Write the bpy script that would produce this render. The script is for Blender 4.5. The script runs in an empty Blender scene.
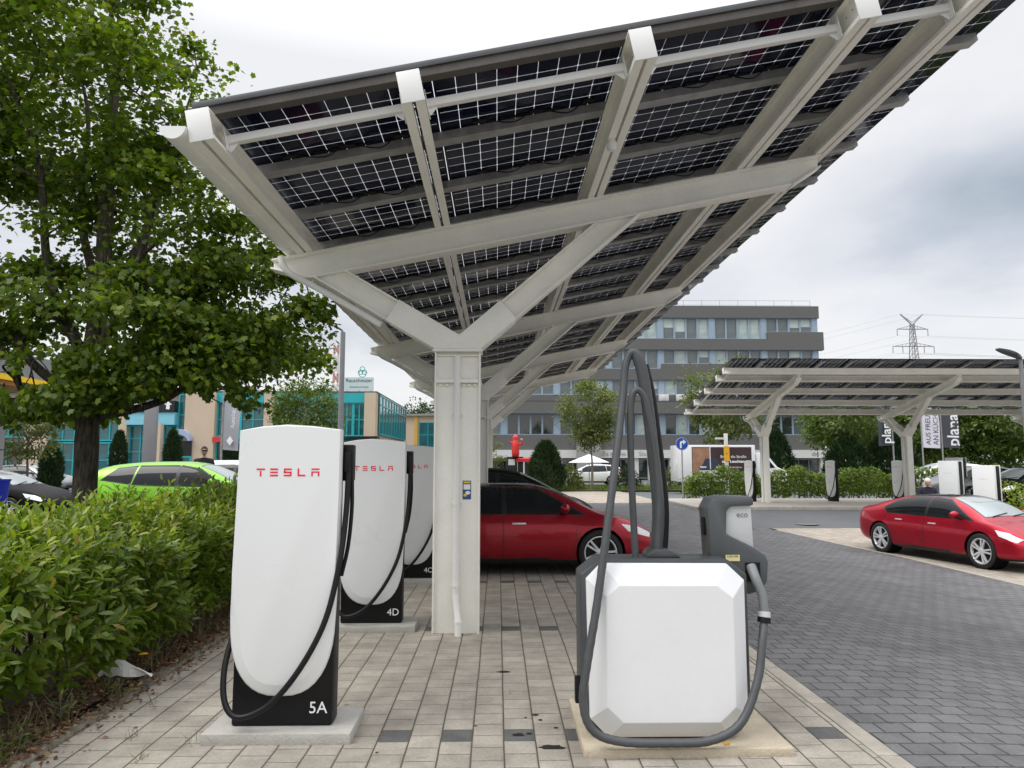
import bpy, bmesh, math, random
import numpy as np
from mathutils import Vector, Matrix
from mathutils.bvhtree import BVHTree
random.seed(7); RNG = np.random.default_rng(7)
S = bpy.context.scene; COL = S.collection; PI = math.pi
R = math.radians

# ------------------------------------------------------------------ materials
class NT:
    def __init__(s, tree): s.t = tree; s.n = tree.nodes; s.l = tree.links
    def new(s, typ, **kw):
        n = s.n.new(typ)
        for k, v in kw.items(): setattr(n, k, v)
        return n
    def put(s, sock, v):
        if isinstance(v, bpy.types.NodeSocket): s.l.new(v, sock)
        else: sock.default_value = v
    def m(s, op, a, b=0.0, c=None, clamp=False):
        n = s.new('ShaderNodeMath', operation=op); n.use_clamp = clamp
        s.put(n.inputs[0], a); s.put(n.inputs[1], b)
        if c is not None: s.put(n.inputs[2], c)
        return n.outputs[0]
    def mix(s, f, a, b, blend='MIX'):
        n = s.new('ShaderNodeMix', data_type='RGBA', blend_type=blend)
        s.put(n.inputs[0], f); s.put(n.inputs[6], a); s.put(n.inputs[7], b)
        return n.outputs[2]
    def noise(s, vec, scale, detail=4, rough=.55, out=0):
        n = s.new('ShaderNodeTexNoise'); s.put(n.inputs['Vector'], vec)
        n.inputs['Scale'].default_value = scale; n.inputs['Detail'].default_value = detail
        n.inputs['Roughness'].default_value = rough
        return n.outputs[out]
    def ramp(s, f, stops):
        n = s.new('ShaderNodeValToRGB'); s.put(n.inputs[0], f)
        e = n.color_ramp.elements
        while len(e) < len(stops): e.new(.5)
        for q, (p, c) in zip(e, stops): q.position = p; q.color = c if len(c) == 4 else (*c, 1)
        return n.outputs[0]
    def mr(s, v, a, b, c, d):
        n = s.new('ShaderNodeMapRange'); s.put(n.inputs[0], v)
        for i, q in enumerate((a, b, c, d)): n.inputs[i+1].default_value = q
        return n.outputs[0]
    def obj(s): return s.new('ShaderNodeTexCoord').outputs['Object']
    def sep(s, v):
        n = s.new('ShaderNodeSeparateXYZ'); s.put(n.inputs[0], v); return n.outputs
    def comb(s, x, y, z=0.):
        n = s.new('ShaderNodeCombineXYZ')
        for i, q in enumerate((x, y, z)): s.put(n.inputs[i], q)
        return n.outputs[0]
    def bump(s, h, dist=.01, strength=1., normal=None):
        n = s.new('ShaderNodeBump'); s.put(n.inputs['Height'], h)
        n.inputs['Distance'].default_value = dist; n.inputs['Strength'].default_value = strength
        if normal is not None: s.l.new(normal, n.inputs['Normal'])
        return n.outputs[0]
def c4(c): return (*c, 1) if len(c) == 3 else tuple(c)
def newmat(name):
    m = bpy.data.materials.new(name); m.use_nodes = True
    t = NT(m.node_tree); b = t.n['Principled BSDF']
    return m, t, b
MATS = {}
def M(name, col=None, rough=.5, metal=0., var=.12, vscale=3., bump=0., bscale=40., coat=0., spec=.5, emit=None):
    """plain procedural material: base colour with large soft variation, fine grain and optional bump"""
    if name in MATS: return MATS[name]
    m, t, b = newmat(name)
    o = t.obj()
    n1 = t.noise(o, vscale, 5, .6); n2 = t.noise(o, vscale*14, 3, .6)
    f = t.m('ADD', t.mr(n1, .25, .75, 1-var, 1+var), t.mr(n2, .3, .7, -var*.35, var*.35))
    t.put(b.inputs['Base Color'], t.mix(1., c4(col), t.comb(f, f, f), 'MULTIPLY'))
    t.put(b.inputs['Roughness'], t.m('ADD', t.mr(n1, .3, .7, -.06, .06), rough, clamp=True))
    b.inputs['Metallic'].default_value = metal
    b.inputs['Specular IOR Level'].default_value = spec
    if coat: b.inputs['Coat Weight'].default_value = coat; b.inputs['Coat Roughness'].default_value = .03
    if bump: t.put(b.inputs['Normal'], t.bump(t.noise(o, bscale, 4, .6), bump))
    if emit: b.inputs['Emission Color'].default_value = c4(emit[0]); b.inputs['Emission Strength'].default_value = emit[1]
    MATS[name] = m; return m
def leafmat(name, stops, trans=.35, rough=.45, tcol=None, spec=.35):
    m, t, b = newmat(name)
    g = t.new('ShaderNodeNewGeometry')
    col = t.ramp(g.outputs['Random Per Island'], stops)
    n = t.noise(t.obj(), 1.1, 3)
    col = t.mix(1., col, t.ramp(n, [(.3, (.78, .82, .8)), (.7, (1.2, 1.14, 1.))]), 'MULTIPLY')
    t.put(b.inputs['Base Color'], col); b.inputs['Roughness'].default_value = rough
    b.inputs['Specular IOR Level'].default_value = spec
    tr = t.new('ShaderNodeBsdfTranslucent')
    t.put(tr.inputs[0], t.mix(1., col, (1.5, 1.6, .7, 1), 'MULTIPLY'))
    mx = t.new('ShaderNodeMixShader'); mx.inputs[0].default_value = trans
    t.l.new(b.outputs[0], mx.inputs[1]); t.l.new(tr.outputs[0], mx.inputs[2])
    t.l.new(mx.outputs[0], t.n['Material Output'].inputs[0])
    return m
def glassmat(name, col, rough=.04, spec=.8, wave=.0, coat=.3):
    m, t, b = newmat(name)
    o = t.obj(); n = t.noise(o, .7, 2)
    t.put(b.inputs['Base Color'], t.mix(t.mr(n, .3, .7, 0, 1), c4([q*.7 for q in col]), c4([q*1.3 for q in col])))
    b.inputs['Roughness'].default_value = rough; b.inputs['Specular IOR Level'].default_value = spec
    b.inputs['Coat Weight'].default_value = coat
    if wave: t.put(b.inputs['Normal'], t.bump(t.noise(o, .35, 2), wave))
    return m
def pavermat(name, w, l, off, alt, px, py, joint, stops, jointcol, rough, dark=None, axis=0, bumpd=.006, grime=.18, trj=1.3):
    m, t, b = newmat(name)
    o = t.obj(); s = t.sep(o)
    x, y = (s[0], s[1]) if axis == 0 else (s[1], s[0])
    wob = t.m('MULTIPLY', t.m('SUBTRACT', t.noise(o, 1.3, 2), .5), .012)
    u = t.m('DIVIDE', t.m('ADD', t.m('SUBTRACT', x, px), wob), w); cu = t.m('FLOOR', u); fx = t.m('FRACT', u)
    if alt: sh = t.m('MULTIPLY', t.m('MODULO', t.m('ADD', cu, 1000.), 2.), off)
    else: sh = t.m('MULTIPLY', cu, off)
    v = t.m('ADD', t.m('DIVIDE', t.m('SUBTRACT', y, py), l), sh); cv = t.m('FLOOR', v); fy = t.m('FRACT', v)
    wn = t.new('ShaderNodeTexWhiteNoise', noise_dimensions='2D'); t.put(wn.inputs['Vector'], t.comb(cu, cv))
    rnd = wn.outputs['Value']
    ex = t.m('MULTIPLY', t.m('MINIMUM', fx, t.m('SUBTRACT', 1., fx)), w)
    ey = t.m('MULTIPLY', t.m('MINIMUM', fy, t.m('SUBTRACT', 1., fy)), l)
    e = t.m('MINIMUM', ex, t.m('MULTIPLY', ey, trj))
    rag = t.m('MULTIPLY', t.m('SUBTRACT', t.noise(o, 60, 3), .5), joint*.8)
    e = t.m('ADD', e, rag)
    jm = t.mr(e, joint*.35, joint, 0., 1.)
    col = t.ramp(rnd, stops)
    if dark:
        dk = t.m('MULTIPLY', t.m('LESS_THAN', t.m('MODULO', t.m('ADD', cu, 1000.), 2.), .5),
                 t.m('LESS_THAN', t.m('MODULO', t.m('ADD', cv, 1500.), 15.), .5)); dk = t.m('MULTIPLY', dk, t.m('GREATER_THAN', cu, -.5))
        col = t.mix(dk, col, c4(dark))
    big = t.noise(o, .45, 5, .6); fine = t.noise(o, 45, 4, .7); mid = t.noise(o, 3.2, 5, .65)
    col = t.mix(1., col, t.ramp(big, [(.3, (1-grime,)*3), (.7, (1+grime*.5,)*3)]), 'MULTIPLY')
    col = t.mix(1., col, t.ramp(mid, [(.34, (1-grime*1.1,)*3), (.62, (1.05, 1.05, 1.05))]), 'MULTIPLY')
    col = t.mix(1., col, t.ramp(fine, [(.3, (.82, .82, .82)), (.7, (1.12, 1.12, 1.12))]), 'MULTIPLY')
    spots = t.noise(o, 7.5, 2, .5)
    col = t.mix(t.mr(spots, .70, .76, 0., .55), col, (.05, .045, .04, 1))
    jc = t.mix(t.mr(t.noise(o, .9, 3), .5, .68, 0., .6), c4(jointcol), (.05, .055, .025, 1))
    t.put(b.inputs['Base Color'], t.mix(jm, jc, col))
    b.inputs['Roughness'].default_value = rough; b.inputs['Specular IOR Level'].default_value = .3
    h = t.m('ADD', t.mr(e, 0., joint*2.2, 0., 1.), t.m('MULTIPLY', fine, .25))
    h = t.m('ADD', h, t.m('MULTIPLY', rnd, .35))
    t.put(b.inputs['Normal'], t.bump(h, bumpd))
    return m

WHITE = M('white_steel_paint', (.885, .872, .80), .42, var=.07, vscale=2.2)
WHITECAP = M('white_cap_paint', (.80, .80, .77), .4, var=.03)
GALV = M('galvanised_rail', (.33, .328, .32), .38, .4, var=.3, vscale=6)
ALU = M('aluminium_trim', (.085, .088, .09), .5, .3, var=.12)
SHELL = M('white_charger_shell', (.76, .775, .77), .3, var=.006, vscale=1.5, coat=.1)
BLACKP = M('black_plastic', (.008, .008, .009), .45, var=.2, vscale=9, spec=.25)
RUBBER = M('black_cable_rubber', (.008, .008, .009), .5, var=.2, spec=.3)
RED = M('red_lettering', (.78, .012, .05), .45, var=.02)
WHITEP = M('white_lettering', (.85, .85, .85), .5, var=.02)
CONC = M('concrete', (.40, .385, .35), .85, var=.16, vscale=4, bump=.006, bscale=60)
SANDC = M('sandy_concrete', (.50, .43, .32), .85, var=.2, vscale=5, bump=.008, bscale=70)
KERB = M('kerb_concrete', (.345, .315, .265), .85, var=.2, vscale=5, bump=.006, bscale=50)
GREYD = M('dark_grey_plastic', (.050, .055, .058), .45, var=.1, vscale=8)
GREYM = M('mid_grey_plastic', (.18, .19, .195), .45, var=.08, vscale=8)
GREYH = M('head_grey_plastic', (.078, .085, .088), .45, var=.08, vscale=8)
GREYL = M('light_grey_plastic', (.52, .535, .53), .45, var=.05)
VACW = M('white_vacuum_panel', (.75, .755, .76), .4, var=.03, vscale=2)
HOSE = M('grey_hose_rubber', (.062, .066, .07), .5, var=.15, vscale=14)
LIGHTBARK = M('young_bark', (.16, .14, .115), .9, var=.3, vscale=5, bump=.01, bscale=18)
def barkmat():
    m, t, b = newmat('maple_bark'); o = t.obj(); s = t.sep(o)
    v = t.comb(t.m('MULTIPLY', s[0], 26.), t.m('MULTIPLY', s[1], 26.), t.m('MULTIPLY', s[2], 4.5))
    n = t.noise(v, 1., 5, .65); n2 = t.noise(o, 5., 4)
    t.put(b.inputs['Base Color'], t.mix(1., t.ramp(n, [(.33, (.03, .026, .02)), (.5, (.085, .074, .058)), (.68, (.15, .135, .11))]), t.ramp(n2, [(.35, (.7, .72, .66)), (.65, (1.15, 1.12, 1.05))]), 'MULTIPLY'))
    b.inputs['Roughness'].default_value = .95; b.inputs['Specular IOR Level'].default_value = .2
    t.put(b.inputs['Normal'], t.bump(n, .05)); return m
DARKBARK = barkmat()
STEEL = M('grey_steel_post', (.22, .23, .235), .45, .3, var=.1)
TYRE = M('tyre_rubber', (.012, .012, .012), .75, var=.2)
RIM = M('alloy_rim', (.74, .74, .75), .3, .4, var=.04)
CARGLASS = glassmat('car_glass', (.012, .015, .016), .03, .28, 0, 0)
SCREENGLASS = glassmat('windscreen_glass', (.26, .30, .30), .04, 1.)  # pale base puts the sky's reflection into the glass colour
TRIMB = M('car_black_trim', (.010, .010, .011), .35, var=.1)
LAMPW = M('headlamp_lens', (.72, .74, .75), .08, var=.05, coat=.8)
LAMPR = M('tail_lamp_lens', (.35, .01, .01), .1, var=.05, coat=.8)
def paint(name, c, metal=.25, rough=.32, coat=.45): return M(name, c, rough, metal, var=.03, vscale=1., coat=coat)
PRED_SHADED = paint('shaded_red_car_paint', (.30, .004, .014), .6, .3, .35)  # base darkened to hold the shade under the carport roof
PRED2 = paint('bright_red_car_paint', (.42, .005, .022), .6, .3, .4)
PGREEN = paint('lime_car_paint', (.19, .50, .008), .3, .3, .4)
PBLACK = M('black_car_paint', (.004, .004, .005), .45, .0, var=.03, vscale=1., coat=0., spec=.12)
PSILV = paint('silver_car_paint', (.30, .31, .31), .6)
PWHITE = paint('white_car_paint', (.72, .73, .73), .0)
OFFG = M('dark_grey_facade', (.122, .119, .115), .65, var=.05, vscale=.4)
BLUEF = M('pale_blue_frame', (.30, .385, .47), .4, var=.04)
PANE = glassmat('office_pane', (.12, .145, .155), .05, .8, .03)
PANE2 = glassmat('blind_pane', (.40, .48, .46), .12, .6)
PANE3 = glassmat('dark_pane', (.025, .035, .035), .04, .9, .03)
TEAL = M('teal_frame', (.02, .38, .41), .35, var=.08, vscale=.6)
TEALG = glassmat('teal_glass', (.02, .12, .135), .05, .6, .02)
BEIGE = M('beige_render', (.56, .45, .33), .8, var=.06, vscale=.5)
SHOPW = M('white_fascia', (.62, .62, .60), .5, var=.05)
SOIL = M('soil', (.062, .042, .028), .95, var=.45, vscale=5, bump=.03, bscale=24)
ASPH = M('asphalt', (.115, .118, .124), .85, var=.12, vscale=.7, bump=.006, bscale=120)
SKIN = M('skin', (.45, .27, .2), .5, var=.05)

# ------------------------------------------------------------------ mesh builder
def frame_to(d, up=Vector((0, 0, 1))):
    d = d.normalized()
    if abs(d.dot(up)) > .99: up = Vector((0, 1, 0))
    x = up.cross(d).normalized(); y = d.cross(x)
    return x, y, d
class MB:
    def __init__(s): s.bm = bmesh.new(); s.mi = 0
    def face(s, vs):
        try:
            f = s.bm.faces.new(vs); f.material_index = s.mi; return f
        except ValueError: return None
    def poly(s, pts): return s.face([s.bm.verts.new(p) for p in pts])
    def hexa(s, p):   # 8 points: bottom ring 0-3, top ring 4-7
        v = [s.bm.verts.new(q) for q in p]
        for f in ((3, 2, 1, 0), (4, 5, 6, 7), (0, 1, 5, 4), (1, 2, 6, 5), (2, 3, 7, 6), (3, 0, 4, 7)): s.face([v[i] for i in f])
        return s
    def box(s, x0, x1, y0, y1, z0, z1, T=None):
        p = [Vector(q) for q in ((x0,y0,z0),(x1,y0,z0),(x1,y1,z0),(x0,y1,z0),(x0,y0,z1),(x1,y0,z1),(x1,y1,z1),(x0,y1,z1))]
        if T is not None: p = [T @ q for q in p]
        return s.hexa(p)
    def bar(s, a, b, w, h, up=Vector((0, 0, 1))):
        a, b = Vector(a), Vector(b); x, y, _ = frame_to(b-a, up)
        q = [(-w/2, -h/2), (w/2, -h/2), (w/2, h/2), (-w/2, h/2)]
        return s.hexa([a+x*i+y*j for i, j in q]+[b+x*i+y*j for i, j in q])
    def tube(s, pts, r, n=10, cap=True):
        pts = [Vector(p) for p in pts]; k = len(pts)
        rs = r if isinstance(r, (list, tuple)) else [r]*k
        px = None; rings = []
        for i, p in enumerate(pts):
            d = (pts[min(i+1, k-1)]-pts[max(i-1, 0)])
            if d.length < 1e-9: d = Vector((0, 0, 1))
            d.normalize()
            if px is None: px = frame_to(d)[0]
            px = (px-d*px.dot(d)).normalized(); py = d.cross(px)
            rings.append([s.bm.verts.new(p+(px*math.cos(2*PI*j/n)+py*math.sin(2*PI*j/n))*rs[i]) for j in range(n)])
        for a, b in zip(rings, rings[1:]):
            for j in range(n): s.face([a[j], a[(j+1) % n], b[(j+1) % n], b[j]])
        if cap: s.face(rings[0][::-1]); s.face(rings[-1])
        return s
    def prism(s, poly, axis, a0, a1):
        f = {'y': lambda p, a: (p[0], a, p[1]), 'x': lambda p, a: (a, p[0], p[1]), 'z': lambda p, a: (p[0], p[1], a)}[axis]
        A = [s.bm.verts.new(f(p, a0)) for p in poly]; B = [s.bm.verts.new(f(p, a1)) for p in poly]
        n = len(poly); s.face(A[::-1]); s.face(B)
        for i in range(n): s.face([A[i], A[(i+1) % n], B[(i+1) % n], B[i]])
        return s
    def lathe(s, prof, n=24, T=None, cap=True):
        rings = []
        for r, z in prof:
            rings.append([s.bm.verts.new((T @ Vector((r*math.cos(2*PI*j/n), r*math.sin(2*PI*j/n), z))) if T is not None else (r*math.cos(2*PI*j/n), r*math.sin(2*PI*j/n), z)) for j in range(n)])
        for a, b in zip(rings, rings[1:]):
            for j in range(n): s.face([a[j], a[(j+1) % n], b[(j+1) % n], b[j]])
        if cap: s.face(rings[0][::-1]); s.face(rings[-1])
        return s
    def ball(s, c, rx, ry=None, rz=None, sub=2):
        ry = ry or rx; rz = rz or rx
        r = bmesh.ops.create_icosphere(s.bm, subdivisions=sub, radius=1.)
        for v in r['verts']: v.co = Vector((v.co.x*rx, v.co.y*ry, v.co.z*rz))+Vector(c)
        for f in {f for v in r['verts'] for f in v.link_faces}: f.material_index = s.mi
        return s
    def build(s, name, mats, parent=None, smooth=40, bevel=0., loc=None, seg=2):
        bm = s.bm
        bmesh.ops.recalc_face_normals(bm, faces=bm.faces)
        if bevel:
            es = [e for e in bm.edges if len(e.link_faces) == 2 and e.calc_face_angle(0) > R(25)]
            bmesh.ops.bevel(bm, geom=es, offset=bevel, segments=seg, affect='EDGES', profile=.5, clamp_overlap=True)
        me = bpy.data.meshes.new(name); bm.to_mesh(me); bm.free()
        return link(name, me, mats, parent, smooth, loc)
def link(name, me, mats, parent=None, smooth=40, loc=None):
    for m in (mats if isinstance(mats, (list, tuple)) else [mats]): me.materials.append(m)
    if smooth:
        me.shade_smooth()
        if smooth < 170: me.set_sharp_from_angle(angle=R(smooth))
    o = bpy.data.objects.new(name, me); COL.objects.link(o)
    if parent is not None: o.parent = parent
    if loc is not None: o.location = loc
    return o
def tag(o, label, cat, group=None):
    o['label'] = label; o['category'] = cat
    if group: o['group'] = group
    return o
def thing(name, label, cat, loc=(0, 0, 0), rz=0., group=None):
    o = bpy.data.objects.new(name, None); COL.objects.link(o); o.empty_display_size = .2
    o.location = loc; o.rotation_euler = (0, 0, rz); return tag(o, label, cat, group)
def kids(o): return [c for c in bpy.data.objects if c.parent is o]
def dup(o, loc=None, rz=None, label=None, parent=None, scale=None, skip=()):
    c = o.copy(); COL.objects.link(c)
    if parent is not None: c.parent = parent
    for k in kids(o):
        if k.name.split('.')[0] not in skip: dup(k, parent=c)
    if loc is not None: c.location = loc
    if rz is not None: c.rotation_euler = (0, 0, rz)
    if scale: c.scale = (scale,)*3
    if label: c['label'] = label
    return c
def text_mesh(s, size, depth=.002, align='CENTER', shear=0., offset=0.):
    cu = bpy.data.curves.new('lettering', 'FONT'); cu.body = s; cu.size = size; cu.extrude = depth
    cu.align_x = align; cu.align_y = 'CENTER'; cu.offset = offset; cu.resolution_u = 3
    o = bpy.data.objects.new('lettering_tmp', cu); COL.objects.link(o)
    dg = bpy.context.evaluated_depsgraph_get(); me = bpy.data.meshes.new_from_object(o.evaluated_get(dg))
    bpy.data.objects.remove(o); bpy.data.curves.remove(cu); return me
def text(name, s, size, mat, parent, loc, rot=(PI/2, 0, 0), **k):   # default: stands upright facing -Y
    me = text_mesh(s, size, **k); o = link(name, me, mat, parent, 0, loc); o.rotation_euler = rot; return o
def ss(t): t = min(1, max(0, t)); return t*t*(3-2*t)
def H(x, y):
    z = -.42*ss((x-2.8)/5.5)*(1-ss((y-17.5)/8.5))*ss((y+6)/12)
    if x < -3.4: z += .017*min(22, max(0, y-4))*ss((-3.4-x)/1.6)
    return z
def catmull(pts, per):
    P = [np.array(p, float) for p in pts]; P = [2*P[0]-P[1]]+P+[2*P[-1]-P[-2]]; out = []
    for i in range(1, len(P)-2):
        for k in range(per):
            t = k/per; a, b, c, d = P[i-1:i+3]
            out.append(.5*((2*b)+(-a+c)*t+(2*a-5*b+4*c-d)*t*t+(-a+3*b-3*c+d)*t**3))
    out.append(P[-2]); return [tuple(o) for o in out]
# ------------------------------------------------------------------ camera, sky, sun
cam = bpy.data.cameras.new('camera'); camo = bpy.data.objects.new('camera', cam); COL.objects.link(camo); S.camera = camo
cam.sensor_width = 36; cam.lens = 710/1024*36; cam.clip_start = .05; cam.clip_end = 6000
YAW = math.atan(14/710*math.cos(R(6.27)))
camo.location = (0, 0, 1.8); camo.rotation_euler = (PI/2+R(6.27), 0, -YAW)
W = bpy.data.worlds.new('World'); S.world = W; W.use_nodes = True
t = NT(W.node_tree); bg = t.n['Background']; out = t.n['World Output']
SUN_EL, SUN_ROT = R(54), R(-118)
sky = t.new('ShaderNodeTexSky', sky_type='NISHITA', sun_disc=False, sun_elevation=SUN_EL, sun_rotation=SUN_ROT)
t.l.new(sky.outputs[0], bg.inputs[0]); bg.inputs[1].default_value = .10
d = t.new('ShaderNodeTexCoord').outputs['Generated']; sp = t.sep(d)
zc = t.m('MAXIMUM', sp[2], .04)
flat = t.comb(t.m('DIVIDE', sp[0], t.m('ADD', zc, .25)), t.m('DIVIDE', sp[1], t.m('ADD', zc, .25)), t.m('MULTIPLY', sp[2], 1.2))
n = t.noise(flat, .95, 6, .5); n2 = t.noise(flat, 2.4, 5, .55)
cl = t.m('ADD', t.m('MULTIPLY', n, .8), t.m('MULTIPLY', n2, .2))
# one broad slate-grey bank of cloud low in the east
bk = t.new('ShaderNodeVectorMath', operation='DISTANCE'); t.put(bk.inputs[0], t.comb(t.m('MULTIPLY', sp[0], .62), t.m('MULTIPLY', sp[1], .62), t.m('MULTIPLY', sp[2], 2.2)))
bk.inputs[1].default_value = (.375, .425, .66)
bank = t.m('MULTIPLY', t.mr(bk.outputs['Value'], .03, .24, 1., 0.), t.mr(n2, .3, .62, .4, 1.))
cl = t.m('SUBTRACT', cl, t.m('MULTIPLY', bank, .30))
col = t.ramp(cl, [(.24, (.35, .40, .46)), (.36, (.50, .54, .60)), (.43, (.66, .67, .71)), (.54, (.77, .77, .785))])
# the overcast is brightest overhead, and paler near the horizon
up = t.mr(sp[2], .50, .92, 1., 3.7)
hz = t.mr(sp[2], .0, .22, 1., 0.)
col = t.mix(t.m('MULTIPLY', hz, .85), col, (.80, .80, .785, 1))
bg2 = t.new('ShaderNodeBackground'); t.put(bg2.inputs[0], t.mix(1., col, t.comb(up, up, up), 'MULTIPLY')); bg2.inputs[1].default_value = 1.
mx = t.new('ShaderNodeMixShader'); mx.inputs[0].default_value = .9
t.l.new(bg.outputs[0], mx.inputs[1]); t.l.new(bg2.outputs[0], mx.inputs[2]); t.l.new(mx.outputs[0], out.inputs[0])
sl = bpy.data.lights.new('sun', 'SUN'); sl.energy = 1.3; sl.angle = R(30); sl.color = (1, .97, .92)
so = bpy.data.objects.new('sun', sl); COL.objects.link(so); so.rotation_euler = (PI/2-SUN_EL, 0, PI-SUN_ROT)
S.view_settings.view_transform = 'Standard'; S.view_settings.look = 'None'
S.view_settings.exposure = .30; S.view_settings.gamma = 1
S.render.engine = 'CYCLES'; S.cycles.use_denoising = True; S.cycles.max_bounces = 8; S.cycles.transparent_max_bounces = 16

# ------------------------------------------------------------------ ground sheets (all follow the same gentle slope)
def sheet(name, x0, x1, y0, y1, dz, mat, step=1., kind='structure', thick=0.):
    def ax(a, b):
        g = [a]+[q*step for q in range(math.floor(max(a, -45)/step), math.ceil(min(b, 62)/step)+1) if a+1e-4 < q*step < b-1e-4]+[b]
        return g
    f0, f1 = (x0 if callable(x0) else lambda y: x0), (x1 if callable(x1) else lambda y: x1)
    a0, a1 = f0(0), f1(0); X, Y = ax(a0, a1), ax(y0, y1); mb = MB()
    def px_(x, y): return f0(y)+(x-a0)/(a1-a0)*(f1(y)-f0(y))
    V = [[mb.bm.verts.new((px_(x, y), y, H(max(-45, min(62, px_(x, y))), max(-45, min(62, y)))+dz)) for x in X] for y in Y]
    for j in range(len(Y)-1):
        for i in range(len(X)-1): mb.face([V[j][i], V[j][i+1], V[j+1][i+1], V[j+1][i]])
    o = mb.build(name, mat, smooth=180); o['kind'] = kind; return o
def bay_edge(y): return 9.45-1.25*max(0, min(1, (y-17)/4.8))**1.5
PAV = pavermat('beige_pavers', .2053, .202, .5, True, -.779, 4.832, .0075,
    [(0, (.345, .312, .262)), (.5, (.38, .345, .29)), (1, (.42, .383, .325))], (.075, .064, .05), .82, dark=(.125, .124, .120), trj=2.3, grime=.24)
LANEP = pavermat('dark_pavers', .180, .2, .45, False, .07, .03, .0075,
    [(0, (.138, .137, .139)), (.5, (.154, .153, .155)), (1, (.170, .169, .171))], (.028, .028, .028), .68, axis=1, grime=.2, bumpd=.007, trj=1.)
BAYP = pavermat('bay_pavers', .2, .2, .5, True, 0, 0, .006,
    [(0, (.37, .32, .265)), (.5, (.40, .35, .29)), (1, (.43, .385, .32))], (.22, .19, .155), .85)
GRASS = leafmat('grass_blades', [(0, (.07, .12, .02)), (.5, (.12, .17, .035)), (1, (.22, .22, .07))], .2, .7)
TURF = M('turf', (.085, .115, .03), .95, var=.35, vscale=1.5, bump=.03, bscale=20)
sheet('ground', -1500, 1500, -300, 2500, -.035, ASPH)
sheet('paved_walkway', -2.8, 2.34, -4, 31, 0, PAV, 4)
sheet('lane', 2.485, lambda y: bay_edge(y)-.005, -6, 31.5, 0, LANEP, .5)
sheet('parking_bay', lambda y: bay_edge(y)+.125, 34, 2, 21.8, 0, BAYP, .5)
sheet('road', 8.205, 60, 21.805, 27, -.004, ASPH, .5)
sheet('forecourt_paving', 7.6, 60, 27.12, 33.4, .11, M('pale_paving', (.40, .37, .32), .85, var=.12, vscale=1.2, bump=.005), 1)
sheet('far_parking', -12, 7.5, 31.6, 44, .0, BAYP, 2)
sheet('verge', -12, 70, 44.1, 56, .06, TURF, 2)
sheet('planting_bed', -5.3, -2.96, -3, 31, .045, SOIL, .5)
k = MB()
for i in range(34):
    y = -3+i; k.box(-2.935+.012*math.sin(i*3.3), -2.803, y+.006, y+.994, -.05, .028+.012*math.sin(i*2.1))
o = k.build('kerb', M('old_kerb', (.23, .205, .165), .9, var=.45, vscale=6, bump=.015, bscale=40), bevel=.02); o['kind'] = 'structure'
k = MB()
for i in range(37):
    y = -4+i*.95; k.box(2.345, 2.475, y+.003, y+.947, -.1, .006)
o = k.build('kerb', KERB, bevel=.005); o['kind'] = 'structure'
k = MB()
for i in range(39):
    y = 2+i*.5; y2 = y+.495; e0, e1 = bay_edge(y), bay_edge(y2); a, b = H(e0+.06, y), H(e1+.06, y2)
    k.hexa([(e0, y, a-.1), (e0+.12, y, a-.1), (e1+.12, y2, b-.1), (e1, y2, b-.1), (e0, y, a+.008), (e0+.12, y, a+.008), (e1+.12, y2, b+.008), (e1, y2, b+.008)])
o = k.build('kerb', KERB); o['kind'] = 'structure'
k = MB()
for i in range(52): k.box(7.6+i, 8.596+i, 26.98, 27.115, -.1, .115)
for i in range(7): k.box(7.47, 7.6, 27.1+i*.9, 27.995+i*.9, -.1, .115)
o = k.build('kerb', KERB, bevel=.012); o['kind'] = 'structure'
# manhole cover in the road, oil marks on the paving
k = MB(); k.lathe([(.38, .0), (.38, .012), (.33, .014), (.33, .010), (.0, .010)], 24, Matrix.Translation((9.75, 22.6, H(9.75, 22.6)-.004)), False)
tag(k.build('manhole_cover', M('cast_iron', (.2, .19, .17), .7, .3)), 'round metal manhole cover in the dark road behind the bright red car', 'manhole cover')
STAIN = M('oil_stain', (.022, .02, .017), .35, var=.3)
def blob(mb, x, y, r, z, sx=1., n=14):
    mb.poly([(x+math.cos(a)*r*sx*q, y+math.sin(a)*r*q, z) for a, q in [(2*PI*i/n, random.uniform(.6, 1.15)) for i in range(n)]])
k = MB()
for (x, y, r, sx) in ((.34, 4.72, .045, 2.2), (.14, 4.93, .03, 1.5), (.21, 4.95, .018, 1.4), (.27, 5.3, .02, 1.3), (.3, 5.2, .015, 1), (.05, 6.35, .03, 2.3),
        (.2, 5.25, .012, 1), (-.15, 5.1, .012, 1.2), (.4, 5.05, .015, 1.1), (-.75, 4.66, .012, 1.2)):
    blob(k, x, y, r, .004, sx)
o = k.build('oil_stains', STAIN); o['kind'] = 'stuff'; o['label'] = 'dark oil drips on the beige paving beside the vacuum plinth'

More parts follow.
